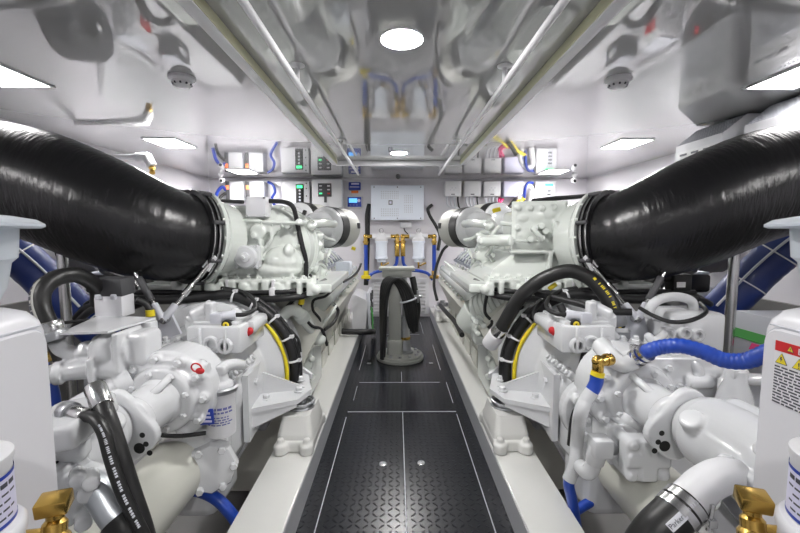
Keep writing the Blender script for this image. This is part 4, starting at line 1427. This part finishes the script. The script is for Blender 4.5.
obj('brass_tail', B().cyl(a + (a - c) * .35, a + (c - a) * .1, .030), 'brass', t)
solo('water_elbow', B().tube([at(602, 346, 1.58), at(610, 356, 1.50), at(622, 364, 1.46), at(634, 361, 1.455)], [.038, .036, .033, .031], n=8), 'gear', 'white pipe elbow feeding the bright blue ribbed hose', 'pipe elbow')
t = thing('brass_fitting', 'brass elbow fitting with short blue hose end by right gearbox', 'fitting', at(600, 360, 1.43))
obj('brass_elbow', B().cyl(at(611, 359, 1.44), at(605, 360, 1.43), .023, bev=.004).cyl(at(605, 360, 1.43), at(597, 363, 1.42), .02).cyl(at(598, 358, 1.42), at(598, 372, 1.42), .02, bev=.004).ell(at(598, 361, 1.42), (.022, .022, .022)), 'brass', t)
obj('yellow_band', B().cyl(at(598, 372, 1.42), at(597, 376, 1.42), .024), 'yellow', t)
obj('hose_end', B().tube([at(597, 376, 1.42), at(596, 383, 1.42), at(592, 391, 1.42)], .024, n=6), 'bluehose', t)
t = hose('drain_hose', 'long white hose hanging from the brass elbow into the right bilge', ((592, 391, 1.42), (586, 400, 1.42), (580, 416, 1.42), (577, 440, 1.51), (575, 462, 1.5), (569, 480, 1.5)), .025, 'gear')
hose('drain_hose', 'blue hose tail below the long white hose in right bilge', ((569, 480, 1.5), (569, 487, 1.5), (572, 500, 1.51), (577, 530, 1.52)), .021, 'bluehose')
hose('power_cable', 'black sheathed cable running down beside the right gearbox', ((560, 305, 1.85), (566, 316, 1.82), (574, 322, 1.8), (582, 334, 1.76), (585, 352, 1.72), (580, 375, 1.68), (574, 395, 1.65), (573, 425, 1.62), (571, 445, 1.62)), .017, 'cable',
     (('steel_ferrule', 2, -.3, .024, 'steel', .3),))
hose('feed_cable', 'black cable slanting across the top of the right gearbox', ((536, 294, 2.08), (556, 298, 2.0), (580, 304, 1.9), (606, 311, 1.8), (632, 312, 1.75)), .016, 'cable')
hose('loop_cable', 'thin black cable looping around the top valve of right gearbox', ((640, 308, 1.8), (654, 316, 1.72), (672, 322, 1.66), (692, 320, 1.66), (706, 312, 1.75), (700, 303, 1.9)), .009, 'cable')
# raw-water elbow with clamp and printed hose, right
E = [at(*q) for q in ((752, 492, .98), (744, 480, .97), (727, 475, .95), (708, 482, .93), (692, 496, .91), (684, 505, .905))]
t = thing('raw_water_elbow', 'glossy white pipe elbow with steel clamp and black hose beside right cabinet', 'pipe elbow', E[3])
obj('elbow_pipe', B().tube(E, .041, seg=32, n=10), 'white', t, ang=60)
H = [at(*q) for q in ((688, 501, .907), (680, 509, .90), (668, 520, .895), (655, 533, .89), (642, 552, .89), (632, 580, .89))]
hs = obj('hose_end', B().tube(H, .046, seg=32, n=10), 'hose', t, ang=60)
d = (H[1] - H[0]).normalized()
for k, w in ((.004, .020), (.030, .020)):
    obj('clamp_band', B().cyl(H[0] + d * k, H[0] + d * (k + w), .0485, seg=36), 'steel', t)
p = H[0] + d * .025
obj('clamp_screw', B().box(p + V((.045, -.030, -.01)), (.02, .03, .02), bev=.003).cyl(p + V((.04, -.035, -.03)), p + V((.05, -.03, .03)), .006), 'steel', t)
# maker's mark on the hose
x = d
ctr = H[1].lerp(H[2], .85)
dc = (H[2] - H[1]).normalized()
nrm = (CAM - ctr)
nrm = (nrm - dc * nrm.dot(dc)).normalized()
yy = nrm.cross(-dc)
Rt = Matrix((-dc, yy, nrm)).transposed()
o = ctr + nrm * .0455
pl = obj('hose_mark', B().plate(.05, .02, .002, .002, o + yy * -.012, Rt), 'plasticgrey', hs)
text('mark_lettering', 'Parker', .015, o + yy * -.017 + dc * .023 + nrm * .0025, Rt, 'ink', pl)
text('size_lettering', '811-32 2in', .011, o + yy * -.014 - dc * .027 + nrm * .0012, Rt, 'plasticgrey', hs)
solo('steel_silencer', B().lathe([(.03, 0), (.052, .005), (.052, .16), (.03, .165)], at(700, 505, 1.0), (.35, -.25, -.5), 36), 'steel', 'polished steel cylinder under the black hose beside right cabinet', 'cylinder')
# grey instrument cabinet with green display, right
t = thing('display_cabinet', 'grey cabinet with a green display under the thick blue hose, right side', 'cabinet', (2.35, 2.3, ZB))
b = B().loft([[V((x, y, z)) for x, z in ((2.02, ZB), (2.02, .52), (2.12, .74), (2.68, .74), (2.68, ZB))] for y in (2.08, 2.48)])
obj('cabinet_body', b, 'plasticgrey', t)
Rt = Matrix(((0, .413, -.911), (-1, 0, 0), (0, .911, .413))).to_3x3()
obj('display', B().plate(.30, .055, .006, .004, (2.065, 2.28, .62), Rt), 'lcd_green', t)
obj('button_strip', B().plate(.06, .04, .004, .004, (2.042, 2.24, .57), Rt), 'pink', t)
t = thing('valve_actuator', 'small white valve actuator between stainless post and right cabinet', 'valve', at(735, 390, 1.4))
c = at(735, 392, 1.4)
obj('actuator_body', B().lathe([(.06, -.05), (.05, .0), (.035, .04), (.03, .08), (.02, .09)], c, (0, 0, 1), 20).cyl(c + V((0, 0, .05)), c + V((.12, -.02, .05)), .022, bev=.004).box(c + V((.0, 0, .07)), (.06, .05, .04), bev=.01), 'gear', t)
t = thing('sensor_module', 'black sensor module with white label above the right gearbox', 'module', at(678, 282, 2.3))
c = at(678, 282, 2.3)
obj('module_body', B().box(c, (.11, .09, .10), bev=.015), 'black', t)
obj('module_label', B().box(c + V((-.015, -.047, -.01)), (.05, .003, .03)), 'white', t)
obj('module_plug', B().cyl(c + V((-.055, 0, .02)), c + V((-.09, 0, .03)), .025, bev=.004), 'black', t)
# ------------------------------------------------------------------ along the aisle
for sx, yy, w in ((-1, 2.07, 'near, under left bracket'), (1, 2.07, 'near, under right bracket'), (1, 5.02, 'far end of right bed')):
    x = sx * .545 + .012
    t = thing('mount_block', 'white rubber engine mount on the bed rail, ' + w, 'engine mount', (x, yy, .135), 'engine mounts')
    b = B()
    b.loft([[V((x + px * k, yy + py * k2, z)) for px, py in rrect(.18, .30, .03)] for z, k, k2 in ((.14, 1, 1), (.215, 1, 1), (.225, .97, .97), (.295, .82, .82), (.305, .78, .80))])
    obj('mount_top', b, 'rail', t)
    b = B()
    for dx in (-.065, .065):
        for dy in (-.165, .165):
            b.lathe([(.034, 0), (.034, .045), (.026, .052)], (x + dx, yy + dy, .136), (0, 0, 1), 24)
            b.lathe([(.019, .05), (.019, .075), (.014, .08)], (x + dx, yy + dy, .136), (0, 0, 1), 6)
    b.box((x, yy, .165), (.185, .33, .06), bev=.012)
    obj('mount_base', b, 'rail', t, remesh=.006, sm=2)
    b = B()
    for k in range(3):
        b.ring((x, yy, .312 + k * .012), (0, 0, 1), .068 - .008 * (k % 2), .007, 36, 8)
    b.cyl((x, yy, .30), (x, yy, .355 if yy < 3 else .37), .03)
    obj('mount_ring', b, 'castmetal', t)
    if sx > 0 and yy > 3:
        obj('mount_collar', B().box((x, yy, .27), (.19, .30, .02), bev=.005), 'white', t)

# pedestal in the aisle
c = at(397, 361, 3.84)
cx, cy = c.x, 3.84
t = thing('steering_pedestal', 'grey metal pedestal on a round bolted foot in the middle of the aisle', 'pedestal', (cx, cy, 0))
f = obj('round_foot', B().lathe([(.225, 0), (.23, .006), (.23, .028), (.218, .034), (.218, .05), (.212, .056), (.12, .058)], (cx + .03, cy, 0), (0, 0, 1), 56), 'pedestal', t)
each('foot_bolt', B().bolts((cx + .03, cy, .056), (0, 0, 1), .18, 12, .016, .018), 'castmetal', f)
b = B().box((cx - .02, cy, .46), (.12, .13, .80), bev=.012).box((cx - .02, cy, .12), (.15, .16, .16), bev=.012)
obj('column', b, 'pedestal', t)
b = B().lathe([(.085, .055), (.085, .075), (.065, .09), (.05, .20), (.042, .42)], (cx + .075, cy + .01, 0), (0, 0, 1), 28).cyl((cx + .075, cy + .01, .4), (cx + .075, cy + .01, .84), .022)
obj('ram_tube', b, 'castmetal', t)
obj('brass_gland', B().cyl((cx + .075, cy + .01, .19), (cx + .075, cy + .01, .215), .058), 'brass', t)
obj('top_plate', B().box((cx + .0, cy, .885), (.34, .22, .03), bev=.006).box((cx - .0, cy, .84), (.28, .17, .07), bev=.01), 'pedestal', t)
obj('side_lever', B().cyl((cx + .1, cy - .03, .62), (cx + .24, cy - .05, .62), .014).box((cx + .20, cy - .05, .62), (.02, .02, .12), bev=.004), 'castmetal', t)
for i in range(5):
    dx = i * .022
    obj('bundled_hose', B().tube([V((cx - .13 - .012 * (i % 2), cy - .10 - .02 * (i % 3), .03)), V((cx - .145 + dx * .3, cy - .09 - .015 * i, .3)), V((cx - .145 + dx * .5, cy - .09 - .015 * i, .60)), V((cx - .125 + dx * .8, cy - .10 - .012 * i, .76)), V((cx - .06 + dx, cy - .11 - .012 * i, .80)), V((cx + .02 + dx, cy - .12 - .01 * i, .72)), V((cx + .07 + dx, cy - .13 - .01 * i, .58)), V((cx + .10 + dx * .9, cy - .13 - .01 * i, .44)), V((cx + .13 + dx * .6, cy - .12 - .01 * i, .33 - .02 * (i % 3)))], .021, n=7), 'cable', t)
obj('hose_tie', B().ring((cx + .105, cy - .15, .60), (.3, -.05, -1), .075, .009, 24, 6), 'plasticgrey', t)
obj('bundled_hose', B().tube([V((cx + .15, cy + .02, .8)), V((cx + .17, cy, .70)), V((cx + .20, cy - .02, .5)), V((cx + .18, cy - .04, .36))], .03, n=7), 'cable', t)

# dark-faced box standing by the left bed
t = thing('strainer_box', 'white box with dark wired aisle face standing on the left side of the aisle', 'box', (-.40, 4.4, 0))
b = B().loft([[V((x, y, z)) for x, z in ((-.50, .14), (-.36, .14), (-.34, .50), (-.46, .56), (-.50, .56))] for y in (4.25, 4.75)])
obj('box_shell', b, 'plastic', t)
b = B().box((-.325, 4.5, .36), (.03, .46, .44), rot(0, -3, 0), bev=.006)
k = obj('mesh_face', b, 'plasticgrey', t)
b = B()
rn = random.Random(4)
for i in range(34):
    b.box((-.308, rn.uniform(4.31, 4.69), rn.uniform(.18, .54)), (.02, rn.uniform(.02, .06), rn.uniform(.02, .07)), bev=.003)
each('wired_component', b, 'darkgrey', k)
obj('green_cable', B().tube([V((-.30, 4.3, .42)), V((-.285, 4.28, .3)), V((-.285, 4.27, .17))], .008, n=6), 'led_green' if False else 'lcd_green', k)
obj('base_hose', B().tube([V((-.60, 4.16, .19)), V((-.5, 4.15, .185)), V((-.33, 4.17, .18)), V((-.29, 4.3, .15)), V((-.29, 4.5, .10)), V((-.30, 4.7, .06))], .032, n=8), 'cable', t)

# ------------------------------------------------------------------ end wall equipment
YW = YB


def wall_box(name, label, cat, x0, x1, y0, y1, dep, m, group=None, bev=.012):
    a, c = at(x0, y1, YW - dep), at(x1, y0, YW - dep)
    cx, cz, w, h = (a.x + c.x) / 2, (a.z + c.z) / 2, c.x - a.x, c.z - a.z
    t = thing(name, label, cat, (cx, YW, a.z), group)
    obj('enclosure', B().box((cx, YW - dep / 2, cz), (w, dep, h), bev=bev), m, t)
    return t, cx, cz, w, h, YW - dep


# left
for i, (x0, x1) in enumerate(((226, 243), (246, 264))):
    t, cx, cz, w, h, y = wall_box('inverter', 'pale grey inverter with dark side strip on the end wall, ' + ('nearest the corner camera' if i == 0 else 'next to the green-lit charger'), 'inverter', x0, x1, 181, 201, .16, 'plasticgrey', 'inverters')
    s = obj('side_strip', B().box((cx - w * .38, y - .004, cz), (w * .22, .008, h * .96), bev=.002), 'darkgrey', t)
    obj('status_light', B().box((cx - w * .38, y - .01, cz + h * .18), (w * .17, .006, h * .2), bev=.002), 'led_orange', s)
    obj('front_cover', B().box((cx + w * .13, y - .003, cz), (w * .68, .006, h * .96), bev=.002), 'plastic', t)
t, cx, cz, w, h, y = wall_box('battery_charger', 'white charger with a tall black green-lit panel on the end wall, left group', 'charger', 282, 309, 181, 206, .14, 'plastic')
s = obj('display_panel', B().box((cx + w * .16, y - .004, cz - h * .04), (w * .28, .008, h * .82), bev=.002), 'black', t)
obj('green_led', B().box((cx + w * .16, y - .010, cz + h * .27), (w * .2, .004, h * .11)), 'led_green', s)
for k in range(4):
    obj('panel_button', B().cyl((cx + w * .16, y - .008, cz + h * (.12 - .13 * k)), (cx + w * .16, y - .014, cz + h * (.12 - .13 * k)), .014), 'plasticgrey', s)
for dz in (-.4, -.1, .2, .4):
    obj('cover_screw', B().cyl((cx + w * .4, y - .002, cz + h * dz), (cx + w * .4, y - .006, cz + h * dz), .009), 'darkgrey', t)
t, cx, cz, w, h, y = wall_box('monitor_cabinet', 'white wall cabinet with a square black control panel, end wall', 'cabinet', 312, 342, 179, 208, .15, 'white')
s = obj('control_panel', B().box((cx - w * .07, y - .004, cz + h * .12), (w * .44, .010, h * .46), bev=.003), 'darkgrey', t)
for i in (-1, 1):
    for k in range(3):
        obj('panel_switch', B().box((cx - w * .07 + i * w * .13, y - .011, cz + h * (.26 - .13 * k)), (w * .09, .006, h * .04), bev=.001), 'led_green' if (i, k) == (-1, 2) else ('red' if (i, k) == (1, 2) else 'white'), s)
obj('lock', B().box((cx - w * .05, y - .005, cz - h * .21), (w * .09, .012, h * .2), bev=.003), 'darkgrey', t)
obj('hinge_side', B().box((cx + w * .49, y + .02, cz), (w * .05, .04, h * .94), bev=.004), 'plasticgrey', t)
t, cx, cz, w, h, y = wall_box('alarm_instrument', 'blue instrument with an orange tag mounted above the blue display, end wall', 'instrument', 348.5, 360.5, 182, 190, .05, 'blue')
obj('face_strip', B().box((cx + .01, y - .003, cz + h * .27), (w * .65, .004, h * .22)), 'lavender', t)
obj('text_strip', B().box((cx, y - .003, cz - h * .12), (w * .8, .004, h * .08)), 'lavender', t)
obj('orange_tag', B().box((cx, y + .03, cz - h * .72), (w * .58, .012, h * .32), bev=.002), 'orange', t)
t, cx, cz, w, h, y = wall_box('blue_display', 'white-framed blue display unit on the end wall below the orange tag', 'instrument', 346.5, 362.5, 196, 208, .06, 'white')
s = obj('face', B().box((cx, y - .003, cz), (w * .86, .008, h * .82), bev=.003), 'blue', t)
obj('screen', B().box((cx - w * .08, y - .009, cz + h * .12), (w * .5, .004, h * .36)), 'lcd_blue', s)
obj('dial', B().cyl((cx + w * .28, y - .006, cz + h * .12), (cx + w * .28, y - .014, cz + h * .12), .022), 'lavender', s)
for k in range(3):
    obj('key', B().box((cx + w * (-.25 + .2 * k), y - .008, cz - h * .25), (w * .1, .004, h * .1), bev=.001), 'inkblue', s)
for row, m, r in (((268, 182, 5.7), (273, 185, 5.68), (275, 192, 5.68), (272, 200, 5.7), (279, 212, 5.7)), 'blue', .018), (((215, 204, 5.6), (217, 193, 5.58), (222, 187, 5.6), (226, 190, 5.65)), 'blue', .022), (((218, 208, 5.6), (220, 198, 5.58), (226, 193, 5.65)), 'black', .02):
    solo('wall_cable', B().tube([at(*q) for q in row], r, n=8), m, 'short %s cable loop on the end wall beside the %s' % (m, 'charger' if row[0][0] > 260 else 'inverter nearest the corner'), 'cable')
# middle: vented cabinet
t, cx, cz, w, h, y = wall_box('vented_cabinet', 'pale white vented metal cabinet on the end wall above the twin filters', 'cabinet', 371, 424, 185, 220, .22, 'cloud')
for x0, z0, n, dx in ((-.30, .22, 10, .026), (-.30, -.28, 10, .026), (.14, .10, 5, .026), (.14, -.18, 5, .026)):
    b = B()
    for i in range(n):
        for j in range(4):
            b.box((cx + w * x0 + i * dx * w / .75, y - .001, cz + h * z0 + (j - 1.5) * .03), (.010, .003, .018))
    obj('vent_slot', b, 'plasticgrey', t)
s = obj('badge', B().box((cx - w * .13, y - .003, cz + h * .0), (.055, .006, .06), bev=.002), 'darkgrey', t)
obj('badge_face', B().box((cx - w * .13, y - .007, cz), (.032, .004, .036)), 'lavender', s)
for dx in (-.44, 0, .44):
    for dz in (-.45, .44):
        obj('cover_screw', B().cyl((cx + w * dx, y - .001, cz + h * dz), (cx + w * dx, y - .005, cz + h * dz), .008), 'darkgrey', t)
t, cx, cz, w, h, y = wall_box('junction_box', 'small grey junction box under the vented cabinet, between the twin filters', 'box', 400, 412, 221, 228, .08, 'plasticgrey')
obj('lid', B().box((cx, y - .004, cz), (w * .9, .008, h * .85), bev=.002), 'plastic', t)
obj('outlet_cable', B().tube([at(404, 228, 5.73), at(405, 231, 5.72), at(408, 234, 5.74)], .008, n=5), 'cable', t)
solo('cable_run', B().tube([at(369, 204, 5.74), at(367.5, 215, 5.72), at(367.5, 235, 5.72), at(367, 262, 5.72), at(366, 285, 5.72)], [.025, .036, .036, .034, .034], n=8), 'cable', 'thick black vertical cable run beside the left filter on end wall', 'cable')
solo('cable_run', B().tube([at(432, 205, 5.74), at(428, 209, 5.7), at(430, 216, 5.7), at(436, 226, 5.68), at(440, 236, 5.6), at(438, 250, 5.5)], .023, n=8), 'cable', 'black cable bending down past the right filter on end wall', 'cable')
# twin fuel filters
for i, px in enumerate((381.5, 418.5)):
    o = at(px, 250, 5.62)
    t = thing('fuel_filter', 'white fuel filter with brass elbows on end wall, ' + ('by the thick vertical cable' if i == 0 else 'by the bending black cable'), 'filter', (o.x, 5.62, o.z - .15), 'fuel filters')
    obj('filter_bowl', B().lathe([(.03, -.17), (.06, -.165), (.062, -.13), (.09, -.125), (.09, -.10), (.082, -.09), (.082, .10), (.095, .105), (.095, .125), (.06, .14)], o, (0, 0, 1), 32), 'cloud', t)
    hd = obj('filter_head', B().lathe([(.09, .12), (.088, .16), (.06, .19), (.05, .24), (.02, .245)], o, (0, 0, 1), 32).cyl(o + V((-.13, 0, .19)), o + V((.13, 0, .19)), .038, bev=.006), 'white', t)
    obj('lifting_ring', B().ring(o + V((0, 0, .27)), (0, 1, 0), .028, .007, 20, 6), 'steel', hd)
    obj('wall_bracket', B().box(o + V((0, .12, .15)), (.12, .12, .1), bev=.01), 'white', t)
    for sx in (-1, 1):
        out = (sx < 0) == (i == 0)     # the side away from the other filter
        q = o + V((sx * .22, 0, .19))
        b = B().cyl(o + V((sx * .12, 0, .19)), q, .028, bev=.004).ell(q, (.036, .036, .036)).cyl(q, q + V((0, 0, -.12)), .030, bev=.004)
        b.lathe([(.040, 0), (.040, .03)], q + V((0, 0, -.06)), (0, 0, -1), 6)
        if not out:
            b.cyl(q + V((0, 0, -.1)), q + V((0, 0, -.28)), .034, bev=.006)
        obj('brass_elbow', b, 'brass', t)
        if out:
            obj('supply_hose', B().cyl(q + V((0, 0, -.11)), q + V((0, 0, -.50)), .027), 'bluehose', t)
            obj('brass_cock', B().cyl(q + V((0, 0, -.48)), q + V((0, 0, -.56)), .035, bev=.005).box(q + V((0, -.02, -.57)), (.13, .05, .05), bev=.008), 'brass' if i else 'yellow', t)
        else:
            obj('return_hose', B().tube([q + V((0, 0, -.28)), q + V((-sx * .02, 0, -.40)), q + V((-sx * .13, -.02, -.47)), o + V((0, -.04, -.29)), o + V((-sx * .13, -.02, -.33)), o + V((-sx * .20, 0, -.42))], .022, n=8), 'bluehose', t)
    obj('drain_cock', B().cyl(o + V((0, 0, -.17)), o + V((0, -.0, -.26)), .014, bev=.003).box(o + V((.06, -.03, -.2)), (.1, .02, .02), rot(0, -25, 0), bev=.004), 'brass', t)
# right: three white boxes with conduits, lavender box
for i, (x0, x1, m, w8) in enumerate(((444.5, 461.5, 'white', 'nearest the vented cabinet'), (464, 481, 'white', 'in the middle of the row'), (483.5, 501, 'white', 'next to the lavender box'))):
    t, cx, cz, w, h, y = wall_box('switch_box', 'white square switch box over grey conduits on end wall, ' + w8, 'switch box', x0, x1, 181, 196.5, .13, m, 'white switch boxes')
    obj('lid', B().box((cx, y - .004, cz), (w * .94, .010, h * .94), bev=.004), 'white', t)
    if i != 1:
        b = B()
        for k in range(4):
            b.box((cx - w * .15 + k * w * .1, y - .010, cz + h * (.05 if k % 2 else -.08)), (.02, .003, .014))
        obj('symbol_print', b, 'plasticgrey', t)
    obj('maker_mark', B().box((cx, y - .010, cz - h * .36), (w * .22, .003, h * .06)), 'ink', t)
    b = B()
    for k in range(4):
        xx = cx + w * (-.33 + .22 * k)
        q = B()
        obj('conduit', q.tube([V((xx, y + .05, cz - h * .48)), V((xx, y + .03, cz - h * .85)), V((xx + .03, y + .03, cz - h * 1.15 - .01 * k)), V((xx + .12, y + .03, cz - h * 1.2 - .01 * k))], .012, n=6, seg=8), 'cable' if k == 3 and i < 2 else 'plasticgrey', t)
t, cx, cz, w, h, y = wall_box('relay_cabinet', 'pale lavender box at the end of the row of white switch boxes', 'box', 503.5, 524, 181, 197, .15, 'lavender')
obj('lid', B().box((cx, y - .004, cz), (w * .95, .01, h * .95), bev=.004), 'lavender', t)
obj('blue_badge', B().box((cx + w * .36, y - .011, cz - h * .40), (w * .12, .003, h * .10)), 'blue', t)
t, cx, cz, w, h, y = wall_box('battery_charger', 'white charger with narrow dark green-lit panel on the end wall, right group', 'charger', 535, 556, 181, 206, .13, 'plastic')
s = obj('display_panel', B().box((cx + w * .16, y - .004, cz - h * .06), (w * .28, .008, h * .7), bev=.002), 'plasticgrey', t)
obj('green_led', B().box((cx + w * .16, y - .004, cz + h * .34), (w * .4, .006, h * .09)), 'led_green', t)
for k in range(4):
    obj('panel_button', B().box((cx + w * .16, y - .010, cz + h * (.1 - .14 * k)), (.05, .006, .02)), 'darkgrey', s)
for row, m, r, lb in ((((520, 205, 5.7), (519, 195, 5.66), (526, 186, 5.64), (532, 190, 5.66), (530, 206, 5.68)), 'white', .035, 'white conduit loop between the lavender box and the charger, end wall'),
                      (((524, 204, 5.7), (525, 190, 5.6), (528, 183, 5.6), (533, 183, 5.64)), 'blue', .018, 'blue cable curling beside the white conduit loop, end wall'),
                      (((500, 198, 5.74), (498, 205, 5.7), (503, 210, 5.7), (510, 208, 5.7)), 'pink', .02, 'pink cable hanging under the lavender box'),
                      (((503, 199, 5.72), (500, 204, 5.68), (505, 207, 5.68), (512, 206, 5.7)), 'pink', .016, 'thin red-pink cable inside the pink cable loop'),
                      (((508, 212, 5.6), (516, 203, 5.62), (524, 199, 5.66), (523, 197, 5.7)), 'yellow', .022, 'yellow cable under the right corner of the lavender box'),
                      (((504, 214, 5.58), (511, 205, 5.6), (515, 200, 5.66)), 'black', .03, 'black cable under the lavender box beside the yellow one'),
                      (((492, 214, 5.5), (500, 210, 5.55), (506, 206, 5.62)), 'yellow', .016, 'thin yellow wire above the right engine air filter')):
    solo('wall_cable', B().tube([at(*q) for q in row], r, n=8), m, lb, 'cable')

# ------------------------------------------------------------------ light and picture
w = bpy.data.worlds.new('world')
S.world = w
w.use_nodes = True
w.node_tree.nodes['Background'].inputs[0].default_value = (.9, .92, 1, 1)
w.node_tree.nodes['Background'].inputs[1].default_value = .0
vs = S.view_settings
vs.view_transform = 'Standard'
vs.look = 'None'
vs.exposure = 1.05
vs.gamma = 1
S.cycles.max_bounces = 10
S.cycles.diffuse_bounces = 3
S.cycles.glossy_bounces = 4
S.cycles.use_denoising = True
S.cycles.sample_clamp_indirect = 6
